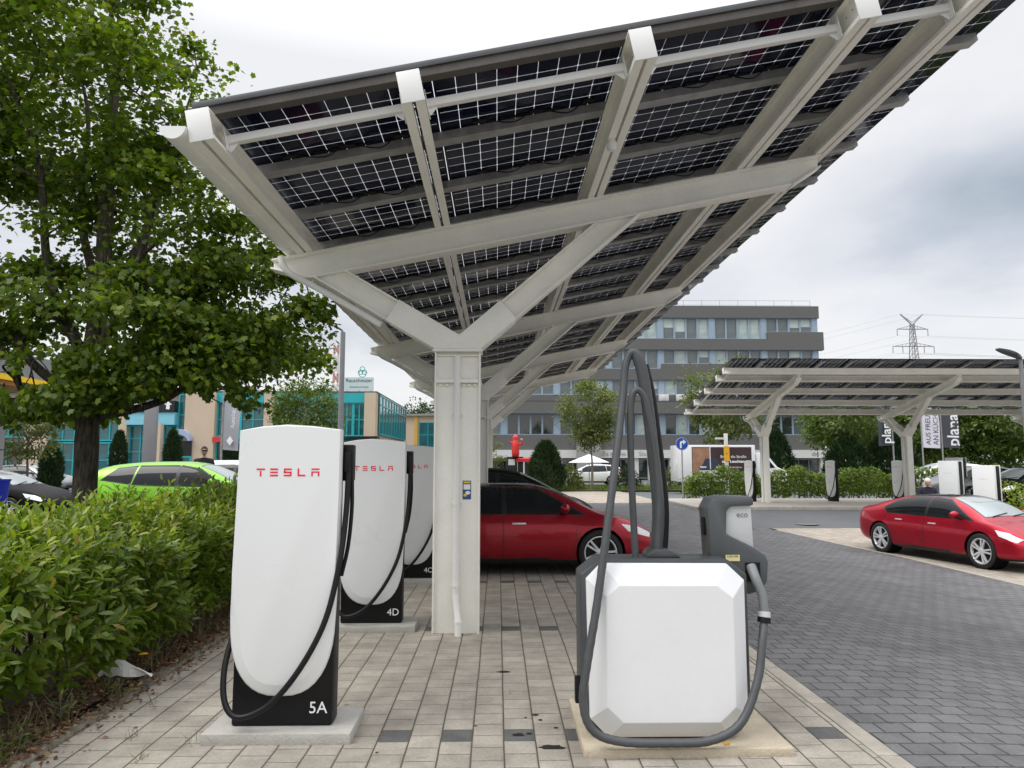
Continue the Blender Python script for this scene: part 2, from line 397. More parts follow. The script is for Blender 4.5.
# ------------------------------------------------------------------ solar canopy
SL = .205; A = math.atan(SL); CA = math.cos(A)
def panelmat():
    m, t, b = newmat('bifacial_solar_panel')
    s = t.sep(t.obj()); u = t.m('MULTIPLY', t.m('ADD', s[0], .845), 10/1.69); v = t.m('MULTIPLY', t.m('ADD', s[1], .54), 6/1.08)
    fx, fy = t.m('FRACT', u), t.m('FRACT', v)
    dx = t.m('MINIMUM', fx, t.m('SUBTRACT', 1., fx)); dy = t.m('MINIMUM', fy, t.m('SUBTRACT', 1., fy))
    e = t.m('MINIMUM', dx, t.m('MULTIPLY', dy, .5)); dia = t.m('MULTIPLY', t.m('SUBTRACT', t.m('ADD', dx, dy), .055), .5)
    e = t.m('MINIMUM', e, dia)
    rim = t.m('MULTIPLY', t.m('LESS_THAN', t.m('ABSOLUTE', s[0]), .838), t.m('LESS_THAN', t.m('ABSOLUTE', s[1]), .535))
    gap = t.m('MULTIPLY', t.m('LESS_THAN', e, .0172), rim)
    wn = t.new('ShaderNodeTexWhiteNoise', noise_dimensions='2D'); t.put(wn.inputs['Vector'], t.comb(t.m('FLOOR', u), t.m('FLOOR', v)))
    t.put(b.inputs['Base Color'], t.ramp(wn.outputs['Value'], [(0, (.004, .006, .018)), (1, (.009, .012, .032))]))
    b.inputs['Roughness'].default_value = .06; b.inputs['Specular IOR Level'].default_value = .12
    tr = t.new('ShaderNodeBsdfTransparent'); tr.inputs[0].default_value = (.72, .73, .75, 1)
    tl = t.new('ShaderNodeBsdfTranslucent'); tl.inputs[0].default_value = (.8, .8, .8, 1)
    a1 = t.new('ShaderNodeMixShader'); a1.inputs[0].default_value = .25; t.l.new(tr.outputs[0], a1.inputs[1]); t.l.new(tl.outputs[0], a1.inputs[2])
    a2 = t.new('ShaderNodeMixShader'); t.put(a2.inputs[0], gap); t.l.new(b.outputs[0], a2.inputs[1]); t.l.new(a1.outputs[0], a2.inputs[2])
    t.l.new(a2.outputs[0], t.n['Material Output'].inputs[0]); return m
PANEL = panelmat()
Rslope = Matrix.Translation((0, 0, 4.462)) @ Matrix.Rotation(-A, 4, 'Y')     # slope frame: x up the roof, z off the roof
def plane(x): return 4.462+SL*x
def make_canopy():
    root = thing('solar_canopy', 'white steel carport over the paved charging row, its solar panels seen from just below', 'solar canopy', (-.445, 7.82, 0), 0, 'solar carports over the charging bays')
    Y0, NR = -2.72, 22; Y1 = Y0+1.11*NR
    cols = [0, 6.13, 12.26, 18.4]
    dL, nL = Vector((-.862, .507)), Vector((.507, .862)); dR, nR = Vector((.757, .653)), Vector((-.653, .757))
    a, b = Vector((-.25, 3.03)), Vector((.25, 3.03))
    L1 = a+dL*.62; L2 = L1+nL*.27; R1 = b+dR*.52; R2 = R1+nR*.27
    # crotch: L2 - dL*p = R2 - dR*q
    det = (-dL.x)*(dR.y)-(-dL.y)*(dR.x); w = R2-L2; p = (w.x*dR.y-w.y*dR.x)/det; Cr = L2-dL*p
    for y in cols:
        c = MB(); c.box(-.25, -.230, y-.10, y+.13, .0, 3.0); c.box(.230, .25, y-.10, y+.13, 0, 3.0); c.box(-.230, .230, y-.068, y-.04, 0, 3.0)
        c.box(-.229, .229, y-.097, y-.069, 2.955, 2.97)
        c.build('column', WHITE, root, bevel=.003)
        s = MB(); s.box(-.228, .228, y-.12, y-.0685, 2.66, 2.70)
        for q in (-.18, -.11, .07, .13, .19): s.ball((q, y-.085, 2.635), .022, .022, .02, 1); s.ball((q, y-.085, 2.712), .018, .018, .014, 1)
        s.build('splice_plate', WHITE, root, bevel=.002)
        nd = MB(); nd.prism([tuple(q) for q in (a, b, R1, R2, Cr, L2, L1)], 'y', y-.15, y+.15); nd.box(-.27, .27, y-.16, y+.16, 3.0, 3.029); nd.build('branch_joint', WHITE, root, bevel=.006)
        for (q1, q2, d, nn, T) in ((L1, L2, dL, nL, (-1.66+.3-(-.25))), (R1, R2, dR, nR, 0)):
            m0 = (q1+q2)/2; off = .118; ar = MB()
            def hit(p, ex=0.):          # where a line up the arm meets the underside of the cross beam
                return p+d*max(.1, (plane(p.x)-.30-p.y)/(d.y-SL*d.x)+ex)
            def strip(o0, o1, hw):
                a0, b0 = m0+nn*o0, m0+nn*o1; a1, b1 = hit(a0, .004), hit(b0, .004)
                ar.prism([tuple(a0), tuple(b0), tuple(b1), tuple(a1)], 'y', y-hw, y+hw)
            strip(-off-.011, -off+.011, .105); strip(off-.011, off+.011, .105); strip(-off+.0112, off-.0112, .03)
            ar.build('branch_arm', WHITE, root, bevel=.003)
        bmx = MB(); xa, xb = -2.07, 4.13; hh = .30
        web = [(xa, plane(xa)-.09), (xa, plane(xa)-.021), (xb, plane(xb)-.021), (xb, plane(xb)-.13), (xb-.35, plane(xb-.35)-hh+.022), (xa+.42, plane(xa+.42)-hh+.022)]
        bmx.prism(web, 'y', y-.014, y+.014)
        def fl(p, q, w=.2, th=.02): bmx.bar((p[0], y, p[1]), (q[0], y, q[1]), w, th, Vector((-SL, 0, 1)).normalized())
        fl((xa, plane(xa)-.011), (xb, plane(xb)-.011)); fl((xa+.42, plane(xa+.42)-hh+.011), (xb-.35, plane(xb-.35)-hh+.011))
        fl((xa-.01, plane(xa)-.10), (xa+.40, plane(xa+.42)-hh+.011)); fl((xb-.33, plane(xb-.35)-hh+.011), (xb, plane(xb)-.14))
        bmx.build('cross_beam', WHITE, root, bevel=.003)
        g = MB()
        pts = catmull([(-1.93, y-.22, 4.03), (-1.9, y-.22, 3.93), (-1.82, y-.19, 3.84), (-1.6, y-.09, 3.735), (-1.2, y-.075, 3.51), (-.85, y-.075, 3.305)], 5)
        pts = [p for p in pts]
        g.tube(pts, .036, 10)
        pts = catmull([(-.0, y-.112, 2.95), (0, y-.112, 2.6), (0, y-.112, 1.5), (0, y-.112, .52), (0, y-.114, .40), (.015, y-.14, .25), (.03, y-.17, .14), (.03, y-.172, .0)], 5)
        g.tube(pts, .035, 12)
        for z in (2.92, 2.3, 1.35, .5, .14): g.tube([(0 if z > .2 else .03, y-.112 if z > .2 else y-.171, z-.012), (0 if z > .2 else .03, y-.112 if z > .2 else y-.171, z+.012)], .041, 12)
        for z in (2.31, 1.36): g.box(-.06, .06, y-.10, y-.0685, z-.006, z+.006)
        g.build('downpipe', WHITECAP, root)
    for x in (-1.70, -.18, 1.54, 3.24, 4.15):
        s = x/CA; pu = MB()
        for sg in (-1, 1):
            e0, e1 = sorted((sg*.014, sg*.022)); pu.box(s+e0, s+e1, -2.86, Y1+.12, 0, .235, Rslope)
            e0, e1 = sorted((sg*.022, sg*.088)); pu.box(s+e0, s+e1, -2.86, Y1+.12, 0, .008, Rslope); pu.box(s+e0, s+e1, -2.86, Y1+.12, .227, .235, Rslope)
            e0, e1 = sorted((sg*.08, sg*.088)); pu.box(s+e0, s+e1, -2.86, Y1+.12, .008, .03, Rslope)
        po = pu.build('purlin', WHITE, root)
        bo = MB()
        for yb in (-2.72, -2.62, -.12, .12, 5.99, 6.25, 12.1, 12.4):
            for zb in (.07, .165): bo.ball(Rslope @ Vector((s-.013, yb, zb)), .014, .014, .014, 1)
        bo.build('bolts', GREYM, po)
        cp = MB(); cp.box(s-.086, s+.086, -2.875, -2.861, -.006, .24, Rslope); cp.build('end_cap', WHITECAP, po, bevel=.002)
        cp = MB(); cp.box(s-.098, s+.098, Y1+.121, Y1+.13, -.006, .24, Rslope); cp.build('end_cap', WHITECAP, po, bevel=.002)
    for k in range(NR+1):
        y = Y0+1.11*k; ra = MB(); w = .068 if k else .045
        ra.box(-1.80/CA, 4.96/CA, y-w, y+w, .237, .243, Rslope)
        for sg in (-1, 1):
            e0, e1 = sorted((sg*w, sg*(w-.006))); ra.box(-1.80/CA, 4.96/CA, y+e0, y+e1, .243, .315, Rslope)
        ra.build('rail', GALV if k else M('dark_front_rail', (.09, .08, .07), .5, .3, var=.3), root)
    pm = MB(); pm.box(-.857, .857, -.547, .547, -.004, .004); me = None
    jm = MB()
    for x in (-.5, .02, .5): jm.box(x-.06, x+.06, .40, .45, -.028, -.0055)
    jm.tube(catmull([(-.44, .43, -.02), (-.2, .44, -.075), (-.04, .43, -.02)], 4), .006, 5); jm.tube(catmull([(.08, .43, -.02), (.3, .44, -.085), (.44, .43, -.02)], 4), .006, 5); jm.box(-.3, .25, .455, .49, -.012, -.006)
    me_j = None
    for k in range(NR):
        for c in range(4):
            x = -1.72+.8425+c*1.685+.02; s = x/CA; y = Y0+1.11*(k+.5)
            p = Rslope @ Vector((s, y, .335))
            if me is None:
                o = pm.build('solar_panel', PANEL, root, smooth=0); me = o.data; j = jm.build('junction_box', BLACKP, o, smooth=0); me_j = j.data
            else:
                o = bpy.data.objects.new('solar_panel', me); COL.objects.link(o); o.parent = root
                j = bpy.data.objects.new('junction_box', me_j); COL.objects.link(j); j.parent = o
            o.location = p; o.rotation_euler = (0, -A, 0)
    tr = MB(); tr.box(-1.76/CA, 4.98/CA, Y0-.062, Y0-.046, .302, .347, Rslope); tr.box(-1.76/CA, 4.98/CA, Y0-.045, Y0+.02, .341, .347, Rslope)
    tr.build('front_trim', ALU, root, bevel=.002)
    for (x0, x1) in ((-1.70, -.18), (-.18, 1.54), (1.54, 3.24), (3.24, 4.15)):
        b_ = MB(); b_.box((x0+.09)/CA, (x1-.09)/CA, -2.60, -2.54, .085, .145, Rslope)
        for xx, sg in ((x0+.09, 1), (x1-.09, -1)):
            e0, e1 = sorted((xx/CA, (xx+sg*.008)/CA)); b_.box(e0, e1, -2.63, -2.51, .02, .21, Rslope)
            b_.hexa([Rslope @ Vector(q) for q in (((xx+sg*.008)/CA, -2.574, .025), ((xx+sg*.02)/CA, -2.574, .025), ((xx+sg*.02)/CA, -2.566, .025), ((xx+sg*.008)/CA, -2.566, .025),
                     ((xx+sg*.008)/CA, -2.574, .0849), ((xx+sg*.08)/CA, -2.574, .0849), ((xx+sg*.08)/CA, -2.566, .0849), ((xx+sg*.008)/CA, -2.566, .0849))])
        b_.build('brace_tube', WHITECAP, root, bevel=.003)
    gu = MB(); gx, gz, r = -1.90, 4.20, .095; n = 10
    prof = [(gx+r*math.cos(PI+PI*i/n), gz+r*math.sin(PI+PI*i/n)) for i in range(n+1)]
    inner = [(gx+(r-.006)*math.cos(PI+PI*i/n), gz+(r-.006)*math.sin(PI+PI*i/n)) for i in range(n+1)]
    gu.prism(prof+inner[::-1], 'y', -2.9, Y1+.1); gu.prism(prof, 'y', -2.905, -2.899); gu.prism(prof, 'y', Y1+.101, Y1+.105)
    gu.tube([(gx-r, -2.9, gz+.004), (gx-r, Y1+.1, gz+.004)], .011, 8)
    for k in range(44):
        y = -2.4+k*.55; q = [(gx+(r+.006)*math.cos(PI+PI*i/n), gz+(r+.006)*math.sin(PI+PI*i/n)) for i in range(n+1)]
        gu.prism(q+prof[::-1], 'y', y-.012, y+.012)
    gu.build('gutter', WHITECAP, root, smooth=50)
    sn = MB(); Tn = Matrix.Translation(Vector((1.49, -1.55, plane(1.49)-.05)))
    sn.lathe([(.0, -.06), (.035, -.055), (.045, -.03), (.045, .02), (.03, .05)], 14, Tn); sn.build('sensor', WHITECAP, root)
    return root
canopy = make_canopy()
dup(canopy, (11.3, 30.07, .0), R(-90), 'far white steel carport seen across the lane, before the grey office block').scale = (.92, 1, .955)

# ------------------------------------------------------------------ charging stalls
def glyph(strokes, x, s):   # strokes are boxes in a 1 x 1 cell
    return [(x+a*s, x+b*s, c*s, d*s) for a, b, c, d in strokes]
GL = {'T': [(0, 1.1, .8, 1), (.45, .65, 0, .68)], 'E': [(0, 1, .8, 1), (0, 1, .4, .6), (0, 1, 0, .2)],
      'S': [(0, 1, .8, 1), (0, .2, .4, .8), (0, 1, .4, .6), (.8, 1, .2, .4), (0, 1, 0, .2)],
      'L': [(0, .2, 0, 1), (.2, 1, 0, .2)], 'A': [(0, 1.05, .82, 1), (0, .2, 0, .62), (.85, 1.05, 0, .62), (.2, .85, .45, .62)]}
def logo_mb(h, pitch, y):
    mb = MB(); x = -2*pitch-h/2
    for ch in 'TESLA':
        for a, b, c, d in glyph(GL[ch], x, h): mb.box(a, b, y-.0015, y, c, d)
        x += pitch
    return mb
def shell_outline():
    P = [(-.345, 1.945), (-.2, 1.972), (-.03, 1.985), (.15, 1.975), (.345, 1.95)]
    P += [(.345, 1.5), (.337, 1.0), (.325, .70)]
    cx, cz = -.02, .70
    for i in range(1, 20):
        a_ = PI*i/20; P.append((cx+.343*math.copysign(abs(math.cos(a_))**.78, math.cos(a_)), cz-.50*math.sin(a_)**.85))
    P += [(-.366, .72), (-.362, 1.0), (-.352, 1.5)]
    return P
def make_stall(num, label, loc):
    st = thing('charging_stall', label, 'charger', loc, 0, 'white charging stalls along the paved row')
    b = MB(); b.box(-.345, .318, .0, .17, 0, 1.955); b.build('body', BLACKP, st, bevel=.018)
    sh = MB(); P = shell_outline(); c = Vector((-.01, 1.1))
    def ring(ins_lo, ins_hi, y):
        out = []
        for x, z in P:
            k = ss((.95-z)/.4); ins = ins_hi+(ins_lo-ins_hi)*k
            v = Vector((x, z))-Vector((-.01, max(z, .72) if z < .72 else z)) if z < .72 else Vector((x+.01, 0))
            if z < .72: v = Vector((x+.02, z-.70))
            if z > 1.93: v = Vector((x+.01, (z-1.9)*3))
            v = v.normalized()*ins if v.length else v
            out.append(sh.bm.verts.new((x-v.x, y, z-v.y)))
        return out
    rs = [ring(0, 0, .004), ring(0, 0, -.030), ring(.010, .003, -.040), ring(.075, .008, -.062), ring(.083, .011, -.064)]
    for r0, r1 in zip(rs, rs[1:]):
        for i in range(len(P)): sh.face([r0[i], r0[(i+1) % len(P)], r1[(i+1) % len(P)], r1[i]])
    sh.face(rs[-1]); sh.face(rs[0][::-1]); sh.build('front_shell', SHELL, st, smooth=20)
    lg = logo_mb(.052, .092, -.0645)
    for v in lg.bm.verts: v.co.z += 1.635; v.co.x -= .008
    lg.build('lettering', RED, st, smooth=0)
    text('bay_number', num, .105, WHITEP, st, (.225, -.002, .115))
    ho = MB(); ho.box(.319, .405, .05, .15, 1.60, 1.85); ho.box(.355, .39, .0, .049, 1.66, 1.8); ho.build('holster', BLACKP, st, bevel=.01)
    cb = MB()
    cb.tube(catmull([(.372, .04, 1.75), (.380, .02, 1.55), (.375, -.02, 1.3), (.35, -.07, 1.02), (.28, -.10, .70), (.15, -.125, .43), (-.02, -.125, .21), (-.17, -.12, .115), (-.29, -.11, .105), (-.365, -.08, .2), (-.392, -.02, .38), (-.375, .06, .56), (-.35, .12, .66)], 6), .0195, 10)
    cb.tube(catmull([(.39, .11, 1.62), (.395, .10, 1.4), (.375, .10, 1.15), (.33, .12, .95)], 5), .014, 8)
    cb.build('cable', RUBBER, st)
    return st
def plinth(x, y, label):
    p = MB(); p.box(x-.50, x+.455, y-.13, y+.36, -.02, .07); tag(p.build('concrete_plinth', CONC, bevel=.008), label, 'plinth', 'concrete plinths under the chargers')
s5 = make_stall('5A', 'nearest white charger marked 5A, black cable sweeping across its front beside the hedge', (-1.41, 4.92, .07))
plinth(-1.40, 4.92, 'concrete plinth under the charger marked 5A')
make_stall('4D', 'white charger marked 4D, between the 5A charger and the canopy column', (-1.355, 7.92, .07)); plinth(-1.335, 7.92, 'concrete plinth under the charger marked 4D')
make_stall('4C', 'white charger marked 4C, partly hidden behind the 4D charger', (-1.27, 10.92, .07)); plinth(-1.24, 10.92, 'concrete plinth under the charger marked 4C')
for (x, lb) in ((11.02, 'narrow white charger just left of the first far canopy column'), (14.6, 'narrow white charger alone between the two far canopy columns'), (17.55, 'narrow white charger just left of the second far canopy column')):
    z = H(x, 30.9)+.11
    dup(s5, (x-.1, 30.9, z), R(-81), lb, scale=.89, skip=('bay_number',))['group'] = 'white charging stalls under the far canopy'
def make_block(label, loc, rz, sc=1.):
    st = thing('charging_cabinet', label, 'charger', loc, rz, 'square white chargers behind the bright red car')
    b = MB(); b.box(-.33, .33, -.2, -.06, 0, 1.83); b.build('front_shell', SHELL, st, bevel=.02)
    b = MB(); b.box(-.30, .31, -.058, .17, 0.0, 1.81); b.build('body', BLACKP, st)
    b = MB(); b.box(-.33, .33, .172, .215, 0, 1.83); b.build('rear_shell', SHELL, st, bevel=.02)
    lg = logo_mb(.03, .062, -.2002)
    for v in lg.bm.verts: v.co.z += 1.38
    lg.build('lettering', M('faded_lettering', (.55, .42, .43), .5, var=.05), st, smooth=0)
    return st
make_block('right square white charger with black slot, beside the hedge behind the bright red car', (15.55, 22.5, H(15.55, 22.5)+.02), R(-62))
make_block('middle square white charger with black slot, in front of the silver hatchback', (16.2, 25.3, H(16.2, 25.3)+.02), R(-62))
make_block('small white charger farthest back, peeping over the middle square one', (19.0, 29.3, H(19, 29.3)+.15), R(-60))

# ------------------------------------------------------------------ vacuum station
V0 = Vector((1.08, 4.69, 0))
vp = MB(); vp.box(.53, 1.83, 4.55, 5.5, -.02, .05); tag(vp.build('vacuum_plinth', SANDC, bevel=.01), 'low sandy concrete plinth under the vacuum station', 'plinth')
va = thing('vacuum_station', 'white and grey car vacuum station with arched hose boom beside the lane', 'vacuum cleaner', V0)
def vl(p): return [(x-V0.x, z) for x, z in p]
dk = MB(); dk.prism(vl([(.535, .22), (.535, 1.075), (.662, 1.172), (1.50, 1.168), (1.625, 1.07), (1.625, .2), (1.53, .07), (.62, .07)]), 'y', .02, .29); dk.build('housing', GREYD, va, bevel=.012)
po = vl([(.57, 1.05), (.667, 1.148), (1.485, 1.143), (1.595, 1.04), (1.592, .2), (1.46, .075), (.70, .075), (.585, .19)])
pi = vl([(.69, .95), (.776, 1.02), (1.395, 1.018), (1.497, .94), (1.493, .275), (1.393, .185), (.786, .185), (.688, .28)])
w = MB(); rr = [[w.bm.verts.new((x, y, z)) for x, z in P] for P, y in ((po, .05), (po, -.012), (pi, -.085))]
for a_, b_ in zip(rr, rr[1:]):
    for i in range(8): w.face([a_[i], a_[(i+1) % 8], b_[(i+1) % 8], b_[i]])
w.face(rr[-1]); w.build('front_panel', VACW, va, smooth=0, bevel=.004)
lk = MB(); lk.box(.50-1.08, .536-1.08, .05, .11, .26, .42); lk.build('lock_box', BLACKP, va, bevel=.006)
def vq(pts): return [(x-V0.x, y-V0.y, z) for x, y, z in pts]
bo = MB(); bo.tube(catmull(vq([(1.115, 4.90, 1.15), (1.135, 4.90, 1.5), (1.097, 4.90, 1.95), (1.06, 4.89, 2.26), (1.015, 4.88, 2.47)]), 6), [.036]*13+[.034]*12, 12); bm_ = bo.build('boom', BLACKP, va)
bs = MB(); bs.prism([(.985-1.08, 1.17), (1.0-1.08, 1.20), (1.035-1.08, 1.225), (1.135-1.08, 1.225), (1.18-1.08, 1.20), (1.215-1.08, 1.17)], 'y', .08, .28); bs.build('boom_foot', GREYD, va, bevel=.01)
h1 = MB(); P1 = catmull(vq([(1.07, 4.87, 1.2), (1.09, 4.87, 1.5), (1.055, 4.87, 1.95), (1.025, 4.87, 2.25), (.99, 4.87, 2.46), (.94, 4.87, 2.56), (.885, 4.87, 2.47), (.85, 4.83, 2.21), (.736, 4.67, 1.553), (.628, 4.58, .933), (.557, 4.545, .572), (.525, 4.535, .34), (.58, 4.525, .175), (.75, 4.53, .105), (1.06, 4.535, .092), (1.305, 4.535, .105), (1.5, 4.55, .2), (1.635, 4.61, .434), (1.70, 4.68, .66), (1.735, 4.74, .75)]), 8)
rads = [(.042 if i < 34 else .0255+.0165*max(0, 1-(i-34)/10))+.0018*(i % 2) for i in range(len(P1))]
h1.tube(P1, rads, 12); h1.build('suction_hose', HOSE, va, smooth=60)
h2 = MB(); h2.tube(catmull(vq([(1.02, 4.82, 2.15), (1.0, 4.82, 2.24), (.955, 4.82, 2.29), (.915, 4.82, 2.24), (.90, 4.82, 2.04), (.905, 4.82, 1.58), (.92, 4.82, 1.16)]), 7), .0235, 12)
h2.tube(catmull(vq([(1.065, 4.82, 1.2), (1.085, 4.82, 1.6), (1.055, 4.82, 1.95), (1.02, 4.82, 2.15)]), 6), .023, 12); h2.build('return_hose', HOSE, va, smooth=60)
hd = MB(); hd.prism(vl([(1.475, 1.10), (1.455, 1.49), (1.49, 1.55), (1.55, 1.567), (1.755, 1.567), (1.778, 1.545), (1.772, 1.505), (1.62, 1.50), (1.59, 1.47), (1.58, 1.315), (1.77, 1.222), (1.845, 1.172), (1.862, 1.13), (1.85, 1.0), (1.808, .938), (1.715, .912), (1.69, .98), (1.60, 1.09)]), 'y', .18, .40)
hdo = hd.build('dispenser_head', GREYH, va, bevel=.012); hdo.location.x = -.03
ip = MB(); ip.prism(vl([(1.575, 1.30), (1.575, 1.51), (1.762, 1.515), (1.772, 1.22)]), 'y', .205, .39); ip.build('control_panel', GREYL, hdo, bevel=.005)
text('lettering', 'eco', .055, GREYM, hdo, (1.70-1.08, .2045, 1.442))
lc = MB(); lc.box(1.448-1.08, 1.4605-1.08, .25, .31, 1.3, 1.42); lc.build('coin_slot', BLACKP, hdo)
sk = MB(); sk.box(1.57-1.08, 1.665-1.08, .176, .1795, 1.135, 1.175); sk.build('sticker', M('yellow_sticker', (.72, .62, .30), .5, var=.03), hdo)
text('lettering', 'KÄRCHER', .017, BLACKP, hdo, (1.617-1.08, .1755, 1.165), depth=.0004)
hl = MB(); hl.box(1.70-1.08, 1.80-1.08, .172, .1795, 1.0, 1.125); hl.build('holder_slot', BLACKP, hdo)
nz = MB(); nz.tube(catmull(vq([(1.71, 4.87, 1.10), (1.717, 4.80, 1.02), (1.745, 4.775, .92), (1.748, 4.76, .80)]), 6), [.034, .034, .033, .033, .032, .032, .031, .031, .03, .03, .03, .03, .03, .029, .029, .03, .03, .03, .03], 12); nz.build('nozzle', GREYM, va)
cl = MB(); cl.tube(vq([(1.748, 4.762, .825), (1.746, 4.756, .79)]), .040, 14); cl.build('hose_collar', GREYL, va)
cl = MB(); cl.tube(vq([(1.746, 4.756, .789), (1.74, 4.75, .755)]), .042, 14); cl.build('hose_collar', BLACKP, va)
# ------------------------------------------------------------------ cars
def pchip(xs, ys, q):
    xs = np.array(xs, float); ys = np.array(ys, float); h = np.diff(xs); dl = np.diff(ys)/h; m = np.zeros_like(ys)
    for i in range(1, len(xs)-1):
        if dl[i-1]*dl[i] > 0: m[i] = 2*dl[i-1]*dl[i]/(dl[i-1]+dl[i])*.5+.25*(dl[i-1]+dl[i])
        if abs(m[i]) > 3*min(abs(dl[i-1]), abs(dl[i])): m[i] = 3*np.sign(dl[i])*min(abs(dl[i-1]), abs(dl[i])) if dl[i-1]*dl[i] > 0 else 0
    m[0], m[-1] = dl[0], dl[-1]; i = np.clip(np.searchsorted(xs, q)-1, 0, len(h)-1); t = (q-xs[i])/h[i]
    return (2*t**3-3*t**2+1)*ys[i]+(t**3-2*t**2+t)*h[i]*m[i]+(-2*t**3+3*t**2)*ys[i+1]+(t**3-t**2)*h[i]*m[i+1]
def inside(p, poly):
    x, y = p; r = False; n = len(poly)
    for i in range(n):
        (x0, y0), (x1, y1) = poly[i], poly[(i+1) % n]
        if (y0 > y) != (y1 > y) and x < (x1-x0)*(y-y0)/(y1-y0)+x0: r = not r
    return r
def grow(poly, d):
    n = len(poly); ar = sum(poly[i][0]*poly[(i+1) % n][1]-poly[(i+1) % n][0]*poly[i][1] for i in range(n)); sg = 1 if ar > 0 else -1; L = []
    for i in range(n):
        a, b = Vector(poly[i]), Vector(poly[(i+1) % n]); t = (b-a).normalized(); nn = Vector((t.y, -t.x))*sg*d; L.append((a+nn, t))
    out = []
    for i in range(n):
        (p, u), (q, v) = L[i-1], L[i]; det = u.x*v.y-u.y*v.x
        if abs(det) < .05: out.append(tuple(q)); continue
        w = q-p; out.append(tuple(p+u*((w.x*v.y-w.y*v.x)/det)))
    return out
def cut(bm, poly, axes, cond):
    i, j = axes; xs = [p[0] for p in poly]; ys = [p[1] for p in poly]; mg = .03
    k = 3-i-j
    for a in range(len(poly)):
        p, q = poly[a], poly[(a+1) % len(poly)]
        co = [0, 0, 0]; no = [0, 0, 0]; co[i], co[j] = p; no[i], no[j] = q[1]-p[1], -(q[0]-p[0])
        if math.hypot(no[i], no[j]) < 1e-6: continue
        fs = []
        for f in bm.faces:
            if not cond(f): continue
            fx = [v.co[i] for v in f.verts]; fy = [v.co[j] for v in f.verts]
            if max(fx) < min(xs)-mg or min(fx) > max(xs)+mg or max(fy) < min(ys)-mg or min(fy) > max(ys)+mg: continue
            fs.append(f)
        g = list({e for f in fs for e in f.edges} | {v for f in fs for v in f.verts})+fs
        bmesh.ops.bisect_plane(bm, geom=g, dist=1e-5, plane_co=co, plane_no=Vector(no).normalized())
    out = []
    for f in bm.faces:
        if cond(f):
            c = f.calc_center_median()
            if inside((c[i], c[j]), poly): out.append(f)
    return out
def take(bm, faces, name, mat, parent, push=0., smooth=60):
    nb = bmesh.new(); vm = {}
    for f in faces:
        for v in f.verts:
            if v not in vm: vm[v] = nb.verts.new(v.co+v.normal*push)
        try: nb.faces.new([vm[v] for v in f.verts])
        except ValueError: pass
    bmesh.ops.delete(bm, geom=faces, context='FACES')
    me = bpy.data.meshes.new(name); nb.to_mesh(me); nb.free()
    return link(name, me, mat, parent, smooth)
WHEELS = {}
def wheel_meshes(r, w=.225, spokes=5):
    key = (r, spokes)
    if key in WHEELS: return WHEELS[key]
    RX = Matrix.Rotation(PI/2, 4, 'X'); ri = r*.73
    ty = MB(); ty.lathe([(ri, -w*.42), (ri+.02, -w*.5), (r-.025, -w*.5), (r-.006, -w*.43), (r, -w*.3), (r, w*.3), (r-.006, w*.43), (r-.025, w*.5), (ri+.02, w*.5), (ri, w*.42)], 36, RX, False)
    ty.lathe([(ri, -w*.42), (ri-.008, -w*.30), (ri-.03, w*.1), (.001, w*.1)], 36, RX, False)
    rm = MB()
    # face of the rim sits at +Z before rotation -> -Y side (outer side) after RX
    rm.lathe([(ri, w*.44), (ri-.012, w*.45), (ri-.022, w*.40), (ri-.028, w*.15)], 36, RX, False)
    rm.lathe([(.07, w*.25), (.065, w*.40), (.045, w*.43), (.001, w*.43)], 16, RX, False)
    for k in range(spokes):
        a = 2*PI*k/spokes
        for da in (-.17, .17):
            p = Vector((math.cos(a+da*1.6)*.05, -w*.34, math.sin(a+da*1.6)*.05)); q = Vector((math.cos(a+da)*(ri-.015), -w*.40, math.sin(a+da)*(ri-.015)))
            rm.bar(p, q, .034, .03, Vector((0, -1, 0)))
    def mk(mb, nm, m):
        o = mb.build(nm, m, smooth=40); me = o.data; bpy.data.objects.remove(o); return me
    WHEELS[key] = (mk(ty, 'wheel', TYRE), mk(rm, 'rim', RIM)); return WHEELS[key]
